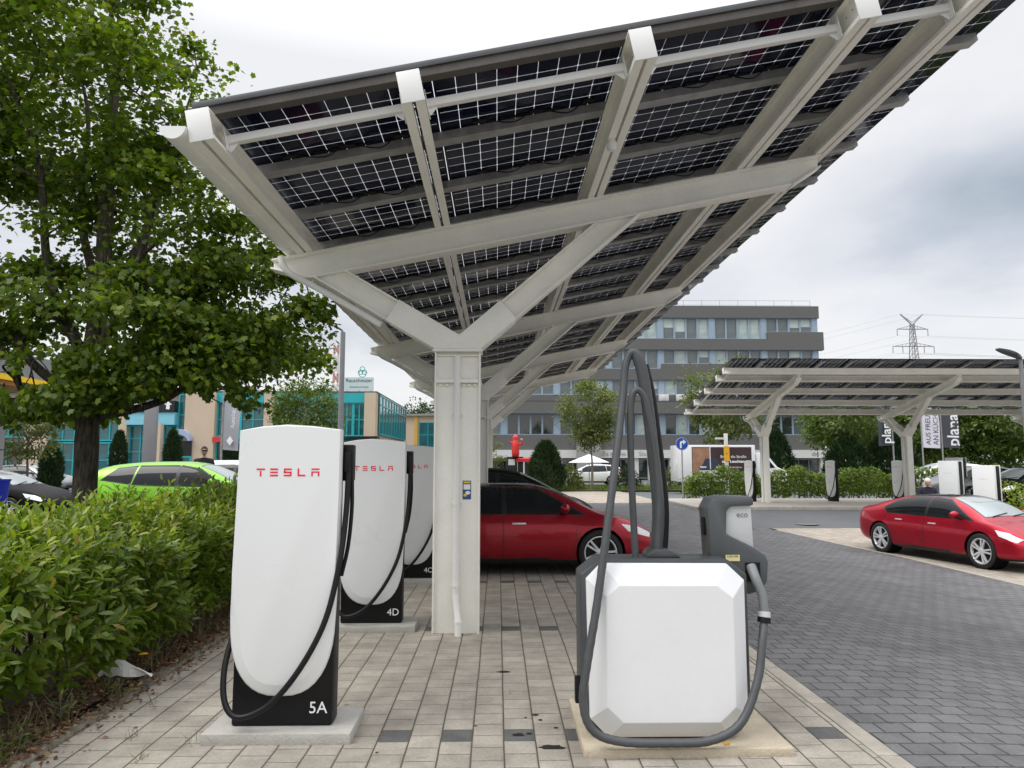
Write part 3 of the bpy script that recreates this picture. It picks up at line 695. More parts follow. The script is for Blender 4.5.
SEDAN = dict(st=[(-2.44, .48, .58, .70, .62, .84, .54, 1.0), (-2.36, .34, .68, .80, .74, .90, .60, 1.075), (-2.05, .24, .79, .90, .82, .93, .64, 1.135), (-1.5, .19, .83, .95, .86, .94, .60, 1.285),
    (-.9, .165, .85, .945, .86, .94, .575, 1.40), (-.2, .165, .85, .94, .86, .935, .57, 1.448), (.35, .165, .85, .94, .86, .925, .58, 1.435), (.85, .165, .85, .94, .86, .92, .62, 1.315), (1.32, .17, .85, .945, .855, .91, .69, 1.09),
    (1.5, .175, .84, .945, .855, .91, .72, 1.0), (1.9, .19, .80, .93, .83, .845, .68, .90), (2.2, .21, .73, .88, .76, .73, .58, .775), (2.38, .26, .62, .76, .64, .60, .48, .645), (2.45, .33, .48, .60, .50, .50, .38, .54)],
    ax=(-1.47, 1.48), r=.36, arch=.395,
    win=[[(.62, .955), (1.20, .965), (.48, 1.345), (-.02, 1.385), (-.02, .965)], [(-.10, .965), (-.10, 1.385), (-.55, 1.37), (-1.10, 1.255), (-1.42, 1.09), (-1.28, .98)]],
    ws=[(1.38, -.62), (1.38, .62), (.47, .50), (.47, -.50)], rw=[(-1.05, -.48), (-1.05, .48), (-1.95, .56), (-1.95, -.56)], roof=[(.40, -.53), (.40, .53), (-.98, .50), (-.98, -.50)],
    head=[(1.93, .70), (2.28, .60), (2.32, .66), (2.10, .765), (1.82, .815)], tail=[(-2.5, .82), (-2.15, .84), (-2.1, .93), (-2.46, .95)],
    doors=[[(1.05, .30), (1.12, .955), (-.06, .96), (-.06, .28)], [(-.08, .28), (-.08, .96), (-1.2, .96), (-1.02, .62), (-.95, .30)]], pil=[(-.12, .955), (0, .955), (0, 1.39), (-.12, 1.39)], mir=(.93, 1.0), hnd=((.18, .82), (-.85, .84)))
HATCH = dict(st=[(-2.12, .45, .62, .72, .66, .85, .60, 1.05), (-2.08, .34, .70, .80, .74, .95, .62, 1.25), (-1.9, .25, .78, .87, .80, 1.0, .60, 1.40), (-1.45, .20, .82, .905, .83, 1.0, .57, 1.485),
    (-.8, .19, .84, .905, .84, .985, .565, 1.53), (-.1, .19, .84, .90, .84, .97, .56, 1.535), (.4, .19, .84, .90, .84, .955, .58, 1.48), (.85, .19, .84, .90, .835, .945, .63, 1.32), (1.25, .19, .83, .90, .83, .935, .70, 1.12),
    (1.42, .19, .82, .90, .82, .92, .72, 1.03), (1.75, .20, .79, .885, .80, .87, .68, .945), (2.0, .22, .72, .83, .73, .77, .60, .83), (2.14, .27, .62, .73, .63, .64, .50, .69), (2.2, .34, .48, .58, .48, .52, .40, .56)],
    ax=(-1.32, 1.31), r=.335, arch=.375,
    win=[[(.70, .985), (1.12, .995), (.50, 1.36), (.06, 1.43), (.06, .985)], [(-.03, .99), (-.03, 1.435), (-.92, 1.425), (-1.0, 1.02)], [(-1.06, 1.03), (-1.0, 1.42), (-1.45, 1.37), (-1.75, 1.12)]],
    ws=[(1.32, -.62), (1.32, .62), (.50, .50), (.50, -.50)], rw=[(-1.70, -.5), (-1.70, .5), (-2.06, .54), (-2.06, -.54)], roof=None,
    head=[(1.75, .68), (2.08, .60), (2.12, .68), (1.92, .81), (1.66, .85)], tail=[(-2.2, .80), (-1.9, .82), (-1.88, 1.0), (-2.2, 1.0)],
    doors=[[(1.02, .32), (1.05, .95), (.02, .965), (.02, .30)], [(0., .30), (0, .965), (-1.02, .98), (-.92, .60), (-.85, .32)]], pil=[(-.05, .98), (.08, .98), (.08, 1.44), (-.05, 1.44)], mir=(.92, 1.02), hnd=((.2, .84), (-.75, .86)))
SUV = {k: v for k, v in HATCH.items()}
SUV['st'] = [(x*1.06, zb*1.05, lo*1.05, mx*1.05, bw*1.05, bz*1.06, tw*1.05, tz*1.045) for x, zb, lo, mx, bw, bz, tw, tz in HATCH['st']]
SUV.update(ax=(-1.40, 1.39), r=.36, arch=.40)
def make_car(name, label, cat, pm, spec, loc, rz, group=None, screen=SCREENGLASS, black_roof=False, detail=True):
    root = thing(name, label, cat, loc, rz, group); st = spec['st']; xs = [s[0] for s in st]
    q = np.linspace(xs[0], xs[-1], 64); V = [pchip(xs, [s[k] for s in st], q) for k in range(1, 8)]
    bm = bmesh.new(); rings = []
    for i, x in enumerate(q):
        zb, lo, mx, bw, bz, tw, tz = [v[i] for v in V]; dz = bz-zb
        P = [(0, zb), (lo*.6, zb), (lo, zb+.035), (mx*.985, zb+.22*dz), (mx, zb+.48*dz), (mx*.985, zb+.76*dz), (bw, bz), (bw*.52+tw*.5, bz+.52*(tz-bz)), (tw, tz-.10*(tz-bz)-.018), (tw*.62, tz-.012), (0, tz)]
        C = catmull(P, 4); r = [bm.verts.new((x, y, z)) for y, z in C]+[bm.verts.new((x, -y, z)) for y, z in C[-2:0:-1]]; rings.append(r)
    n = len(rings[0])
    for a, b in zip(rings, rings[1:]):
        for j in range(n): bm.faces.new([a[j], b[j], b[(j+1) % n], a[(j+1) % n]])
    for r, rev in ((rings[0], False), (rings[-1], True)):
        c = bm.verts.new(sum((v.co for v in r), Vector())/n+Vector((-.03 if not rev else .03, 0, 0)))
        for j in range(n): bm.faces.new([r[j], r[(j+1) % n], c] if not rev else [r[(j+1) % n], r[j], c])
    bmesh.ops.recalc_face_normals(bm, faces=bm.faces); bm.normal_update()
    bvh = BVHTree.FromBMesh(bm)
    side = lambda f: abs(f.normal.y) > .30 and abs(f.calc_center_median().y) > .3
    topc = lambda f: f.normal.z > .18 and f.calc_center_median().z > .7
    paint_m, trim = 0, 1
    if detail:
        # windscreen, rear window, roof
        for key, nm, m in (('ws', 'windscreen', screen), ('rw', 'rear_window', CARGLASS)):
            for f in cut(bm, grow(spec[key], .03), (0, 1), topc): f.material_index = 1
            bm.normal_update(); take(bm, cut(bm, spec[key], (0, 1), topc), nm, m, root)
        if black_roof and spec['roof']: bm.normal_update(); take(bm, cut(bm, spec['roof'], (0, 1), topc), 'roof_glass', CARGLASS, root)
        for wi in spec['win']:
            bm.normal_update()
            for f in cut(bm, grow(wi, .022), (0, 2), side): f.material_index = 1
            bm.normal_update(); fs = cut(bm, wi, (0, 2), side)
            L = [f for f in fs if f.calc_center_median().y > 0]; R_ = [f for f in fs if f.calc_center_median().y <= 0]
            take(bm, L, 'window', CARGLASS, root); take(bm, R_, 'window', CARGLASS, root)
        bm.normal_update()
        for f in cut(bm, spec['pil'], (0, 2), side): f.material_index = 1
        for d in spec['doors']:
            bm.normal_update()
            for f in cut(bm, grow(d, .009), (0, 2), side):
                if f.material_index == 0: f.material_index = 1
            bm.normal_update(); fs = [f for f in cut(bm, d, (0, 2), side)]
            for sg in (-1, 1): take(bm, [f for f in fs if f.is_valid and f.calc_center_median().y*sg > 0], 'door', [pm, TRIMB], root)
    for key, nm, m in (('head', 'headlight', LAMPW), ('tail', 'tail_light', LAMPR)):
        anyc = lambda f: abs(f.calc_center_median().y) > .33
        bm.normal_update(); fs = cut(bm, spec[key], (0, 2), anyc)
        for sg in (-1, 1): take(bm, [f for f in fs if f.is_valid and f.calc_center_median().y*sg > 0], nm, m, root)
    # lower grille and dark sill
    bm.normal_update(); fr = lambda f: f.normal.x > .35
    for f in cut(bm, [(-.45, .30), (.45, .30), (.38, .40), (-.38, .40)], (1, 2), fr): f.material_index = 1
    bm.normal_update()
    for f in bm.faces:
        if f.calc_center_median().z < .27: f.material_index = 1
    bm.normal_update()
    for x in spec['ax']:
        ci = [(x+spec['arch']*math.cos(2*PI*i/20), spec['r']+.01+spec['arch']*math.sin(2*PI*i/20)) for i in range(20)]
        sc = lambda f: abs(f.calc_center_median().y) > .45
        fs = cut(bm, ci, (0, 2), sc); bmesh.ops.delete(bm, geom=fs, context='FACES'); bm.normal_update()
    me = bpy.data.meshes.new('body'); bm.to_mesh(me); bm.free()
    bo = link('body', me, [pm, TRIMB], root, 50)
    ww = MB()
    for x in spec['ax']:
        T = Matrix.Translation((x, 0, spec['r']+.01)) @ Matrix.Rotation(PI/2, 4, 'X'); a = spec['arch']-.004
        ww.lathe([(.01, -.56), (a, -.56), (a, -.90)], 24, T, False); ww.lathe([(.01, .56), (a, .56), (a, .90)], 24, T, False)
    ww.box(spec['ax'][0]+.3, spec['ax'][1]-.3, -.6, .6, .17, .3)
    ww.build('wheel_well', M('wheel_well_black', (.006, .006, .006), .9, spec=.1), root)
    tm, rm = wheel_meshes(spec['r'])
    # wheels sit just inside the widest body line
    for x in spec['ax']:
        mx = float(pchip(xs, [s[3] for s in st], np.array([x]))[0])
        for sg in (-1, 1):
            wo = bpy.data.objects.new('wheel', tm); COL.objects.link(wo); wo.parent = root; wo.location = (x, sg*(mx-.125), spec['r'])
            wo.rotation_euler = (0, random.uniform(0, 6), 0 if sg < 0 else PI)
            ro = bpy.data.objects.new('rim', rm); COL.objects.link(ro); ro.parent = wo
    if detail:
        for sg in (-1, 1):
            x, z = spec['mir']; hit = bvh.ray_cast(Vector((x, sg*2, z-.02)), Vector((0, -sg, 0)))[0]; y = hit.y if hit else sg*.85
            mm = MB(); mm.ball((x-.02, y+sg*.15, z+.06), .08, .12, .078, 2); mm.bar((x, y-sg*.02, z-.01), (x, y+sg*.10, z+.02), .07, .035); mm.build('mirror', [pm], root, smooth=60)
            hm = MB()
            for (hx, hz) in spec['hnd']:
                hit = bvh.ray_cast(Vector((hx, sg*2, hz)), Vector((0, -sg, 0)))[0]
                if hit: hm.box(hx-.11, hx+.11, hit.y-sg*.01 if sg > 0 else hit.y-.012, hit.y+.012 if sg > 0 else hit.y+.01, hz-.014, hz+.014)
            hm.build('door_handles', RIM if name != 'lime_car' else pm, root, bevel=.004)
        wp = MB()
        for (ya, yb) in ((-.45, .05), (.12, .55)):
            pr = []
            for k_ in range(5):
                yy = ya+(yb-ya)*k_/4; xx = spec['ws'][0][0]+.03-.10*k_/4
                hit = bvh.ray_cast(Vector((xx, yy, 3)), Vector((0, 0, -1)))[0]
                if hit: pr.append(hit+Vector((0, 0, .015)))
            if len(pr) > 1: wp.tube(pr, .009, 6)
        wp.build('wiper', TRIMB, root)
    return root
make_car('red_saloon', 'red saloon with shade-darkened paint parked nose out between the chargers, behind the front canopy column', 'car', PRED_SHADED, SEDAN, (.16, 12.42, .0), 0, black_roof=True, screen=CARGLASS)
make_car('black_suv', 'black car with sloping nose parked just beyond the shade-toned red saloon', 'car', PBLACK, HATCH, (-.02, 15.4, 0), 0).scale = (.98, 1., 1.09)
a = Vector((9.55, 17.7)); b = Vector((10.15, 15.0)); th = math.atan2(b.y-a.y, b.x-a.x)
dv = Vector((math.cos(th), math.sin(th))); nv = Vector((-dv.y, dv.x))
c = (a+b)/2+nv*.83
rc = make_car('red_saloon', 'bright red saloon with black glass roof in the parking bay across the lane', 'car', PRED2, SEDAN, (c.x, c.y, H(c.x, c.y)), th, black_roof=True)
rc.scale = (.96, .97, 1.02); e = .8; gx = (H(c.x+dv.x*e, c.y+dv.y*e)-H(c.x-dv.x*e, c.y-dv.y*e))/(2*e); gy = (H(c.x+nv.x*e, c.y+nv.y*e)-H(c.x-nv.x*e, c.y-nv.y*e))/(2*e)
rc.rotation_euler = (math.atan(gy), -math.atan(gx), th)
make_car('lime_car', 'bright lime green hatchback parked behind the hedge and the big maple', 'car', PGREEN, HATCH, (-7.62, 17.9, H(-7.95, 17.9)-.02), 0).scale = (1.0, 1.0, 1.04)
make_car('black_car', 'low black car parked left of the maple trunk', 'car', PBLACK, SEDAN, (-13.75, 19.2, H(-13.7, 19.2)-.03), 0).scale = (.96, .96, .96)
make_car('silver_hatchback', 'silver hatchback parked behind the square white chargers', 'car', PSILV, HATCH, (20.2, 30.2, H(20, 30)+.11), R(200))
make_car('black_suv', 'black car between the two square white chargers', 'car', PBLACK, HATCH, (20.6, 27.2, H(20.6, 27.2)+.11), R(190))
make_car('white_estate', 'white car under the white parasol by the shop front', 'car', PWHITE, HATCH, (7.1, 54, .1), R(180), detail=True)
make_car('white_van_car', 'white car behind the man in the black cap', 'car', PWHITE, SUV, (-9.0, 25.4, H(-9, 25.4)-.1), 0)
make_car('white_suv', 'white car behind the far hedge, right of the second far column', 'car', PWHITE, SUV, (23.6, 37.6, .15), R(180), 'parked cars behind the far hedge')
make_car('white_suv', 'white car at the right edge behind the hedge', 'car', PWHITE, SUV, (25.8, 31.5, .15), R(180), 'parked cars behind the far hedge')
make_car('silver_saloon', 'small silver car parked far off between the gas canopy pillar and the maple trunk', 'car', PSILV, SEDAN, (-24.5, 37.5, H(-24, 37)-.15), 0)

# delivery van with a printed side
vn = thing('box_van', 'white box van with a dark car advertisement on its side, behind the far hedge', 'van', (13.7, 40.6, .05), 0)
b = MB(); b.box(-3.35, 1.05, 0, 2.1, .62, 2.72); b.build('cargo_box', PWHITE, vn, bevel=.05)
b = MB(); b.prism([(1.1, .45), (1.1, 2.25), (1.45, 2.3), (1.75, 2.2), (2.35, 1.45), (2.95, 1.2), (3.05, .95), (3.05, .42)], 'y', .1, 2.0); b.build('cab', PWHITE, vn, bevel=.05)
b = MB(); b.prism([(1.35, 1.4), (1.35, 2.05), (1.66, 2.08), (2.2, 1.42)], 'y', .085, .097); b.build('window', CARGLASS, vn)
b = MB(); b.prism([(1.82, 2.16), (2.36, 1.52), (2.38, 1.53), (1.84, 2.18)], 'y', .2, 1.9); b.build('windscreen', CARGLASS, vn)
b = MB(); b.box(-2.9, 2.9, .1, 1.95, .38, .6); b.build('chassis', TRIMB, vn)
tm, rm = wheel_meshes(.34)
for x in (-1.9, 2.1):
    for y in (.12, 1.98):
        wo = bpy.data.objects.new('wheel', tm); COL.objects.link(wo); wo.parent = vn; wo.location = (x, y, .34)
        ro = bpy.data.objects.new('rim', rm); COL.objects.link(ro); ro.parent = wo
b = MB(); b.box(-2.62, .82, -.006, -.001, .85, 2.60); pan = b.build('side_print', M('maroon_print', (.045, .022, .024), .4, var=.35, vscale=1.2), vn)
b = MB(); b.box(-2.58, -1.55, -.010, -.0065, 1.15, 2.55); b.build('wood_print', M('wood_print', (.32, .17, .10), .5, var=.3, vscale=2.), pan)
b = MB(); b.prism([(-2.15, 1.0), (-2.2, 1.45), (-2.0, 1.62), (-1.85, 1.95), (-1.2, 1.95), (-1.05, 1.62), (-.85, 1.45), (-.9, 1.0)], 'y', -.014, -.0105); b.build('car_print', M('car_print', (.03, .04, .07), .35, var=.3), pan)
b = MB(); b.prism([(-2.13, .95), (-2.2, 1.28), (-.85, 1.28), (-.9, .95)], 'y', -.018, -.0145); b.prism([(-2.14, 1.4), (-2.18, 1.52), (-1.8, 1.5), (-1.8, 1.42)], 'y', -.018, -.0145); b.prism([(-1.25, 1.42), (-1.25, 1.5), (-.88, 1.52), (-.9, 1.4)], 'y', -.018, -.0145); b.prism([(-.6, 1.0), (-.72, 1.6), (-.62, 1.66), (-.5, 1.5), (-.1, 1.0)], 'y', -.018, -.0145)
b.build('light_print', M('silver_print', (.55, .57, .6), .4, var=.1), pan)
text('lettering', 'Bringt die Straße', .22, WHITEP, pan, (-.24, -.0195, 2.05)); text('lettering', 'zum Leuchten.', .23, WHITEP, pan, (-.22, -.0195, 1.78), offset=.006)
text('lettering', 'Jetzt Probe fahren', .13, WHITEP, pan, (-.25, -.0195, 1.45))
b = MB(); b.box(-1.60, -1.55, -.03, -.019, .8, 2.66); b.build('side_rail', PWHITE, vn)

# ------------------------------------------------------------------ people
def person(label, loc, rz, shirt, trousers, hair, cap=False, pose='stand', sc=1.):
    o = thing('person', label, 'person', loc, rz); o.scale = (sc,)*3
    J = {'pel': (0, 0, .95), 'sp': (0, .0, 1.15), 'ch': (0, -.01, 1.38), 'nk': (0, -.0, 1.50), 'hd': (0, -.02, 1.58)}
    E_ = [('pel', 'sp'), ('sp', 'ch'), ('ch', 'nk'), ('nk', 'hd')]; Rd = {'pel': (.165, .115), 'sp': (.15, .10), 'ch': (.17, .115), 'nk': (.06, .06), 'hd': (.06, .065)}
    for s_, sx in (('l', 1), ('r', -1)):
        J[s_+'hip'] = (sx*.10, 0, .86); J[s_+'kn'] = (sx*.11, -.02, .49); J[s_+'an'] = (sx*.115, .02, .09); J[s_+'to'] = (sx*.13, -.13, .045)
        J[s_+'sh'] = (sx*.19, 0, 1.42)
        if pose == 'look': J[s_+'el'] = (sx*.25, -.06, 1.15); J[s_+'wr'] = (sx*.10, -.28, 1.10)
        else: J[s_+'el'] = (sx*.26, .02, 1.13); J[s_+'wr'] = (sx*.25, -.06, .88)
        E_ += [('pel', s_+'hip'), (s_+'hip', s_+'kn'), (s_+'kn', s_+'an'), (s_+'an', s_+'to'), ('ch', s_+'sh'), (s_+'sh', s_+'el'), (s_+'el', s_+'wr')]
        Rd.update({s_+'hip': (.095, .095), s_+'kn': (.06, .06), s_+'an': (.045, .045), s_+'to': (.04, .03), s_+'sh': (.07, .07), s_+'el': (.047, .047), s_+'wr': (.032, .032)})
        # hand: palm + five fingers
        w = Vector(J[s_+'wr']); d = (w-Vector(J[s_+'el'])).normalized(); pm = w+d*.07; J[s_+'pm'] = tuple(pm); E_.append((s_+'wr', s_+'pm')); Rd[s_+'pm'] = (.036, .02)
        for k in range(5):
            off = Vector((0, (k-2)*.018, 0)); ln = (.06, .085, .095, .085, .065)[k]
            p1 = pm+off*1.2+d*ln*.5; p2 = pm+off*1.3+d*ln+Vector((-sx*.015, -.005, 0)); J[f'{s_}f{k}a'] = tuple(p1); J[f'{s_}f{k}b'] = tuple(p2)
            E_ += [(s_+'pm', f'{s_}f{k}a'), (f'{s_}f{k}a', f'{s_}f{k}b')]; Rd[f'{s_}f{k}a'] = Rd[f'{s_}f{k}b'] = (.009, .009)
    names = list(J); me = bpy.data.meshes.new('body'); me.from_pydata([J[n] for n in names], [(names.index(a_), names.index(b_)) for a_, b_ in E_], [])
    tmp = bpy.data.objects.new('tmp', me); COL.objects.link(tmp)
    m1 = tmp.modifiers.new('s', 'SKIN'); m2 = tmp.modifiers.new('u', 'SUBSURF'); m2.levels = m2.render_levels = 2
    for i, nme in enumerate(names): me.skin_vertices[0].data[i].radius = Rd[nme]
    me.skin_vertices[0].data[0].use_root = True
    dg = bpy.context.evaluated_depsgraph_get(); body = bpy.data.meshes.new_from_object(tmp.evaluated_get(dg)); bpy.data.objects.remove(tmp)
    bm = bmesh.new(); bm.from_mesh(body)
    tilt = R(28) if pose == 'look' else 0; Th = Matrix.Translation((0, -.0, 1.52)) @ Matrix.Rotation(tilt, 4, 'X')
    r = bmesh.ops.create_icosphere(bm, subdivisions=3, radius=1)
    for v in r['verts']:
        p = v.co.copy(); q = Vector((p.x*.078*(1-.18*max(0, -p.z)), p.y*.098, p.z*.122)); q += Vector((0, -.03, .14))
        if p.y < -.8 and abs(p.x) < .25 and -.35 < p.z < .1: q.y -= .028*(1-abs(p.x)/.25)      # nose
        if abs(p.x) > .93 and abs(p.z) < .25: q.x *= 1.13                                          # ears
        if p.y < -.7 and .12 < p.z < .32 and .2 < abs(p.x) < .55: q.y += .012                      # eye sockets
        v.co = Th @ q
    for f in bm.faces:
        c = f.calc_center_median(); hand = abs(c.x) > .06 and c.y < -.2 and c.z > 1.0 if pose == 'look' else (abs(c.x) > .2 and c.z < .88)
        f.material_index = 0 if c.z > 1.49 or hand or (pose != 'look' and abs(c.x) > .2 and c.z < 1.2) else (1 if c.z > .93 else 2)
        if c.z < .08: f.material_index = 3
    bm.to_mesh(body); bm.free()
    link('body', body, [SKIN, shirt, trousers, TRIMB], o, 180)
    hm = MB()
    r = bmesh.ops.create_icosphere(hm.bm, subdivisions=3, radius=1)
    for v in r['verts']:
        p = v.co; v.co = Th @ Vector((p.x*.086, p.y*.106+.004, p.z*.118+.012)) if False else Th @ (Vector((p.x*.086, p.y*.104, p.z*.12))+Vector((0, -.022, .152)))
    bmesh.ops.delete(hm.bm, geom=[f for f in hm.bm.faces if (Th.inverted() @ f.calc_center_median()).z < .16+(.04 if (Th.inverted() @ f.calc_center_median()).y < -.06 else -.05 if not cap else 0)], context='FACES')
    hm.build('cap' if cap else 'hair', hair, o, smooth=180)
    if cap:
        pk = MB(); pk.prism([(.075*math.cos(a_), -.09-.09*math.sin(a_)*1.1) for a_ in np.linspace(0, PI, 12)], 'z', 1.685, 1.693); pk.build('cap_peak', hair, o)
        gl = MB()
        for sx in (-1, 1): gl.box(sx*.035-.026, sx*.035+.026, -.135, -.125, 1.655, 1.682)
        gl.build('sunglasses', TRIMB, o)
    return o
person('man in a black cap and black t-shirt standing beyond the lime green hatchback', (-8.25, 20.2, H(-8.2, 20.2)+.0), R(25), M('black_cloth', (.012, .012, .013), .85), M('dark_denim', (.04, .05, .08), .85), M('black_cap', (.008, .008, .009), .8), cap=True, sc=1.10)
person('white-haired man in a navy jacket looking down behind the bright red saloon', (12.05, 19.9, H(12.0, 19.9)), R(-20), M('navy_cloth', (.012, .016, .035), .85), M('grey_cloth', (.05, .05, .055), .85), M('white_hair', (.6, .58, .55), .8), pose='look', sc=.97)
# ------------------------------------------------------------------ leaves and trees
T_LAUREL = (np.array([(0,0,0),(.3,.15,.05),(.3,-.15,.05),(.35,0,0),(.72,.14,.02),(.72,-.14,.02),(.75,0,-.03),(1,0,-.12)]), [(0,3,1),(0,2,3),(1,3,6,4),(3,2,5,6),(4,6,7),(6,5,7)])
T_MAPLE = (np.array([(0,0,0),(1,0,-.12),(.72,.22,.0),(.62,.50,-.08),(.36,.33,.02),(.04,.42,-.05),(.72,-.22,.0),(.62,-.50,-.08),(.36,-.33,.02),(.04,-.42,-.05)]), [(0,1,2,3,4,5),(1,0,9,8,7,6)])
T_LEAF = (np.array([(0,0,0),(.5,.27,.06),(.5,-.27,.06),(1,0,-.06)]), [(0,3,1),(0,2,3)])
T_SPRAY = (np.array([(0,0,0),(.45,.11,.0),(.45,-.11,.0),(1,.0,.0)]), [(0,2,3,1)])
T_BLADE = (np.array([(0,.02,0),(0,-.02,0),(.55,.016,.04),(.55,-.016,.04),(1,0,-.08)]), [(0,1,3,2),(2,3,4)])
def nz_(a): return a/np.maximum(np.linalg.norm(a, axis=1, keepdims=True), 1e-9)
def leafcloud(name, pos, d, nrm, size, tm, mat, parent=None):
    tv, tf = tm; N = len(pos); x = nz_(d); z = nz_(nrm-x*(nrm*x).sum(1, keepdims=True)); y = np.cross(z, x)
    V = pos[:, None, :]+size[:, None, None]*(tv[None, :, 0:1]*x[:, None]+tv[None, :, 1:2]*y[:, None]+tv[None, :, 2:3]*z[:, None])
    k = len(tv); lo = np.concatenate([np.array(f) for f in tf]); ln = np.array([len(f) for f in tf])
    loops = (lo[None]+np.arange(N)[:, None]*k).ravel(); tot = np.tile(ln, N); st = np.concatenate([[0], np.cumsum(tot)[:-1]])
    me = bpy.data.meshes.new(name); me.vertices.add(N*k); me.vertices.foreach_set('co', V.astype(np.float32).ravel())
    me.loops.add(len(loops)); me.loops.foreach_set('vertex_index', loops.astype(np.int32))
    me.polygons.add(len(tot)); me.polygons.foreach_set('loop_start', st.astype(np.int32)); me.polygons.foreach_set('loop_total', tot.astype(np.int32))
    me.update(calc_edges=True); return link(name, me, mat, parent, 0)
def rnd(n, s=1.): return RNG.normal(0, s, (n, 3))
def clump_centres(ells):
    out = []
    for (cx, cy, cz, rx, ry, rz, n) in ells:
        u = nz_(rnd(n)); r = RNG.uniform(.35, 1., (n, 1))**.55; out.append(u*r*np.array([rx, ry, rz])+np.array([cx, cy, cz]))
    return np.concatenate(out)
def crown_leaves(C, per, rad, flat, size, centre, up=.9):
    n = len(C); cnt = (RNG.uniform(.5, 1.5, n)*per).astype(int); idx = np.repeat(np.arange(n), cnt)
    rr = RNG.uniform(.65, 1.35, n)[idx][:, None]*rad
    g = rnd(len(idx), .5); P = C[idx]+g*rr*np.array([1, 1, flat])
    outw = nz_(P-np.array(centre)); P[:, 2] -= .12*(g[:, 0]**2+g[:, 1]**2)*rad
    nrm = nz_(rnd(len(idx), .55)+np.array([0, 0, up])+outw*.35)
    d = rnd(len(idx), .7)+outw*.8+np.array([0, 0, -.35])
    return P, d, nrm, RNG.uniform(.65, 1.25, len(idx))*size
def branches(mb, C, base, top, r0, every=2, rend=.012, lean=.5):
    b, t_ = Vector(base), Vector(top)
    for i in range(0, len(C), every):
        c = Vector(C[i]); k = min(.95, max(.05, (c.z-b.z)/(max(t_.z-b.z, .1))*.75-.1)); s = b.lerp(t_, k)
        m = s.lerp(c, .5)+Vector((random.uniform(-.2, .2), random.uniform(-.2, .2), lean*random.uniform(-.2, .5)))
        rr = r0*(1-k*.75)*random.uniform(.22, .4)
        P = catmull([s, s.lerp(m, .55)+Vector((random.uniform(-.1, .1), random.uniform(-.1, .1), .06)), m, c], 3); q = len(P)
        mb.tube(P, [rr+(rend-rr)*j/(q-1) for j in range(q)], 5, False)
LG_MAPLE = leafmat('maple_leaves', [(0, (.05, .09, .008)), (.5, (.088, .145, .011)), (.85, (.14, .195, .016)), (1, (.21, .25, .03))], .44)
LG_TREE = leafmat('street_tree_leaves', [(0, (.06, .105, .022)), (.5, (.095, .15, .032)), (1, (.16, .20, .055))], .35)
LG_YELLOW = leafmat('pale_tree_leaves', [(0, (.075, .11, .03)), (.5, (.12, .15, .045)), (1, (.19, .20, .075))], .35)
LG_DARK = leafmat('dark_tree_leaves', [(0, (.016, .038, .012)), (.5, (.03, .06, .018)), (1, (.055, .09, .028))], .25)
LG_CON = leafmat('conifer_sprays', [(0, (.010, .028, .010)), (.5, (.018, .045, .014)), (1, (.035, .065, .02))], .12, .6)
LG_HEDGE = leafmat('laurel_leaves', [(0, (.07, .125, .012)), (.5, (.115, .18, .018)), (.9, (.165, .225, .028)), (.97, (.2, .22, .04)), (1, (.30, .22, .04))], .38, .30, spec=.5)
LG_YOUNG_TOPLIT = leafmat('young_toplit_laurel_leaves', [(0, (.16, .23, .022)), (.6, (.23, .30, .032)), (1, (.32, .36, .06))], .42, .32, spec=.5)  # pale new growth, with light on the hedge top mixed into the colour
def tree(name, label, loc, h0, tr, ells, per, rad, size, mat, group=None, bark=LIGHTBARK, tm=T_LEAF, flat=.6, cat='tree', every=2, top=None):
    o = thing(name, label, cat, loc, 0, group); C = clump_centres(ells); zs = max(e[2]+e[5]*.6 for e in ells)
    ctr = np.array([[e[0], e[1], e[2]] for e in ells]).mean(0)
    tb = MB(); tp = top or (ctr[0], ctr[1], zs)
    P = catmull([(0, 0, -.15), (random.uniform(-.04, .04)*h0, .02, h0*.55), (tp[0]*.3, tp[1]*.3, h0+.2), tp], 5); q = len(P)
    tb.tube(P, [tr*(1.25 if j == 0 else 1.)*(1-.85*(j/(q-1))**1.3) for j in range(q)], 9, False)
    branches(tb, C, (0, 0, h0*.7), tp, tr, every); tb.build('trunk', bark, o, smooth=180)
    p, d, n_, s = crown_leaves(C, per, rad, flat, size, ctr); leafcloud('crown', p, d, n_, s, tm, mat, o); return o
# the big maple behind the hedge
mo = thing('maple_tree', 'tall broad maple with dark trunk behind the hedge, left of the carport', 'tree', (-6.0, 10.5, H(-6.0, 10.5)))
ells = [(-.3, .2, 7.3, 2.7, 2.2, 2.0, 64), (1.2, .3, 5.6, 2.0, 2.0, 1.4, 42), (2.3, .6, 4.0, 1.45, 1.6, 1.0, 44), (.7, .0, 3.7, 1.9, 1.8, .9, 22), (-1.8, .2, 4.2, 1.6, 1.6, .9, 15), (-.35, -.2, 2.75, 1.1, 1.1, .36, 15), (1.55, -.1, 3.0, 1.3, 1.3, .5, 19), (0, .2, 9.0, 2.0, 2.0, .9, 26), (-2.6, .4, 6.6, 1.3, 1.3, 1.6, 16), (-1.5, .0, 2.62, .7, .8, .2, 12)]
C = clump_centres(ells); C = C[(C[:, 0]-5.6)/(C[:, 1]+10.5) < np.interp((C[:, 2]-1.7)/(C[:, 1]+10.5), [.19, .45, .55, .60, .69, .8], [-.215, -.29, -.35, -.41, -.435, -.5])]
tb = MB()
tb.tube(catmull([(-.02, 0, -.2), (0, 0, .4), (.02, 0, 1.3), (.0, 0, 2.2), (-.02, .0, 3.0), (.05, .05, 4.4), (.0, .1, 6.2), (.05, .1, 8.4)], 5), [.21]+[.168]*3+[.162]*7+[.16]*4+[.15]*5+[.13]*5+[.11]*5+[.07]*5+[.02], 14, False)
LIMB = []
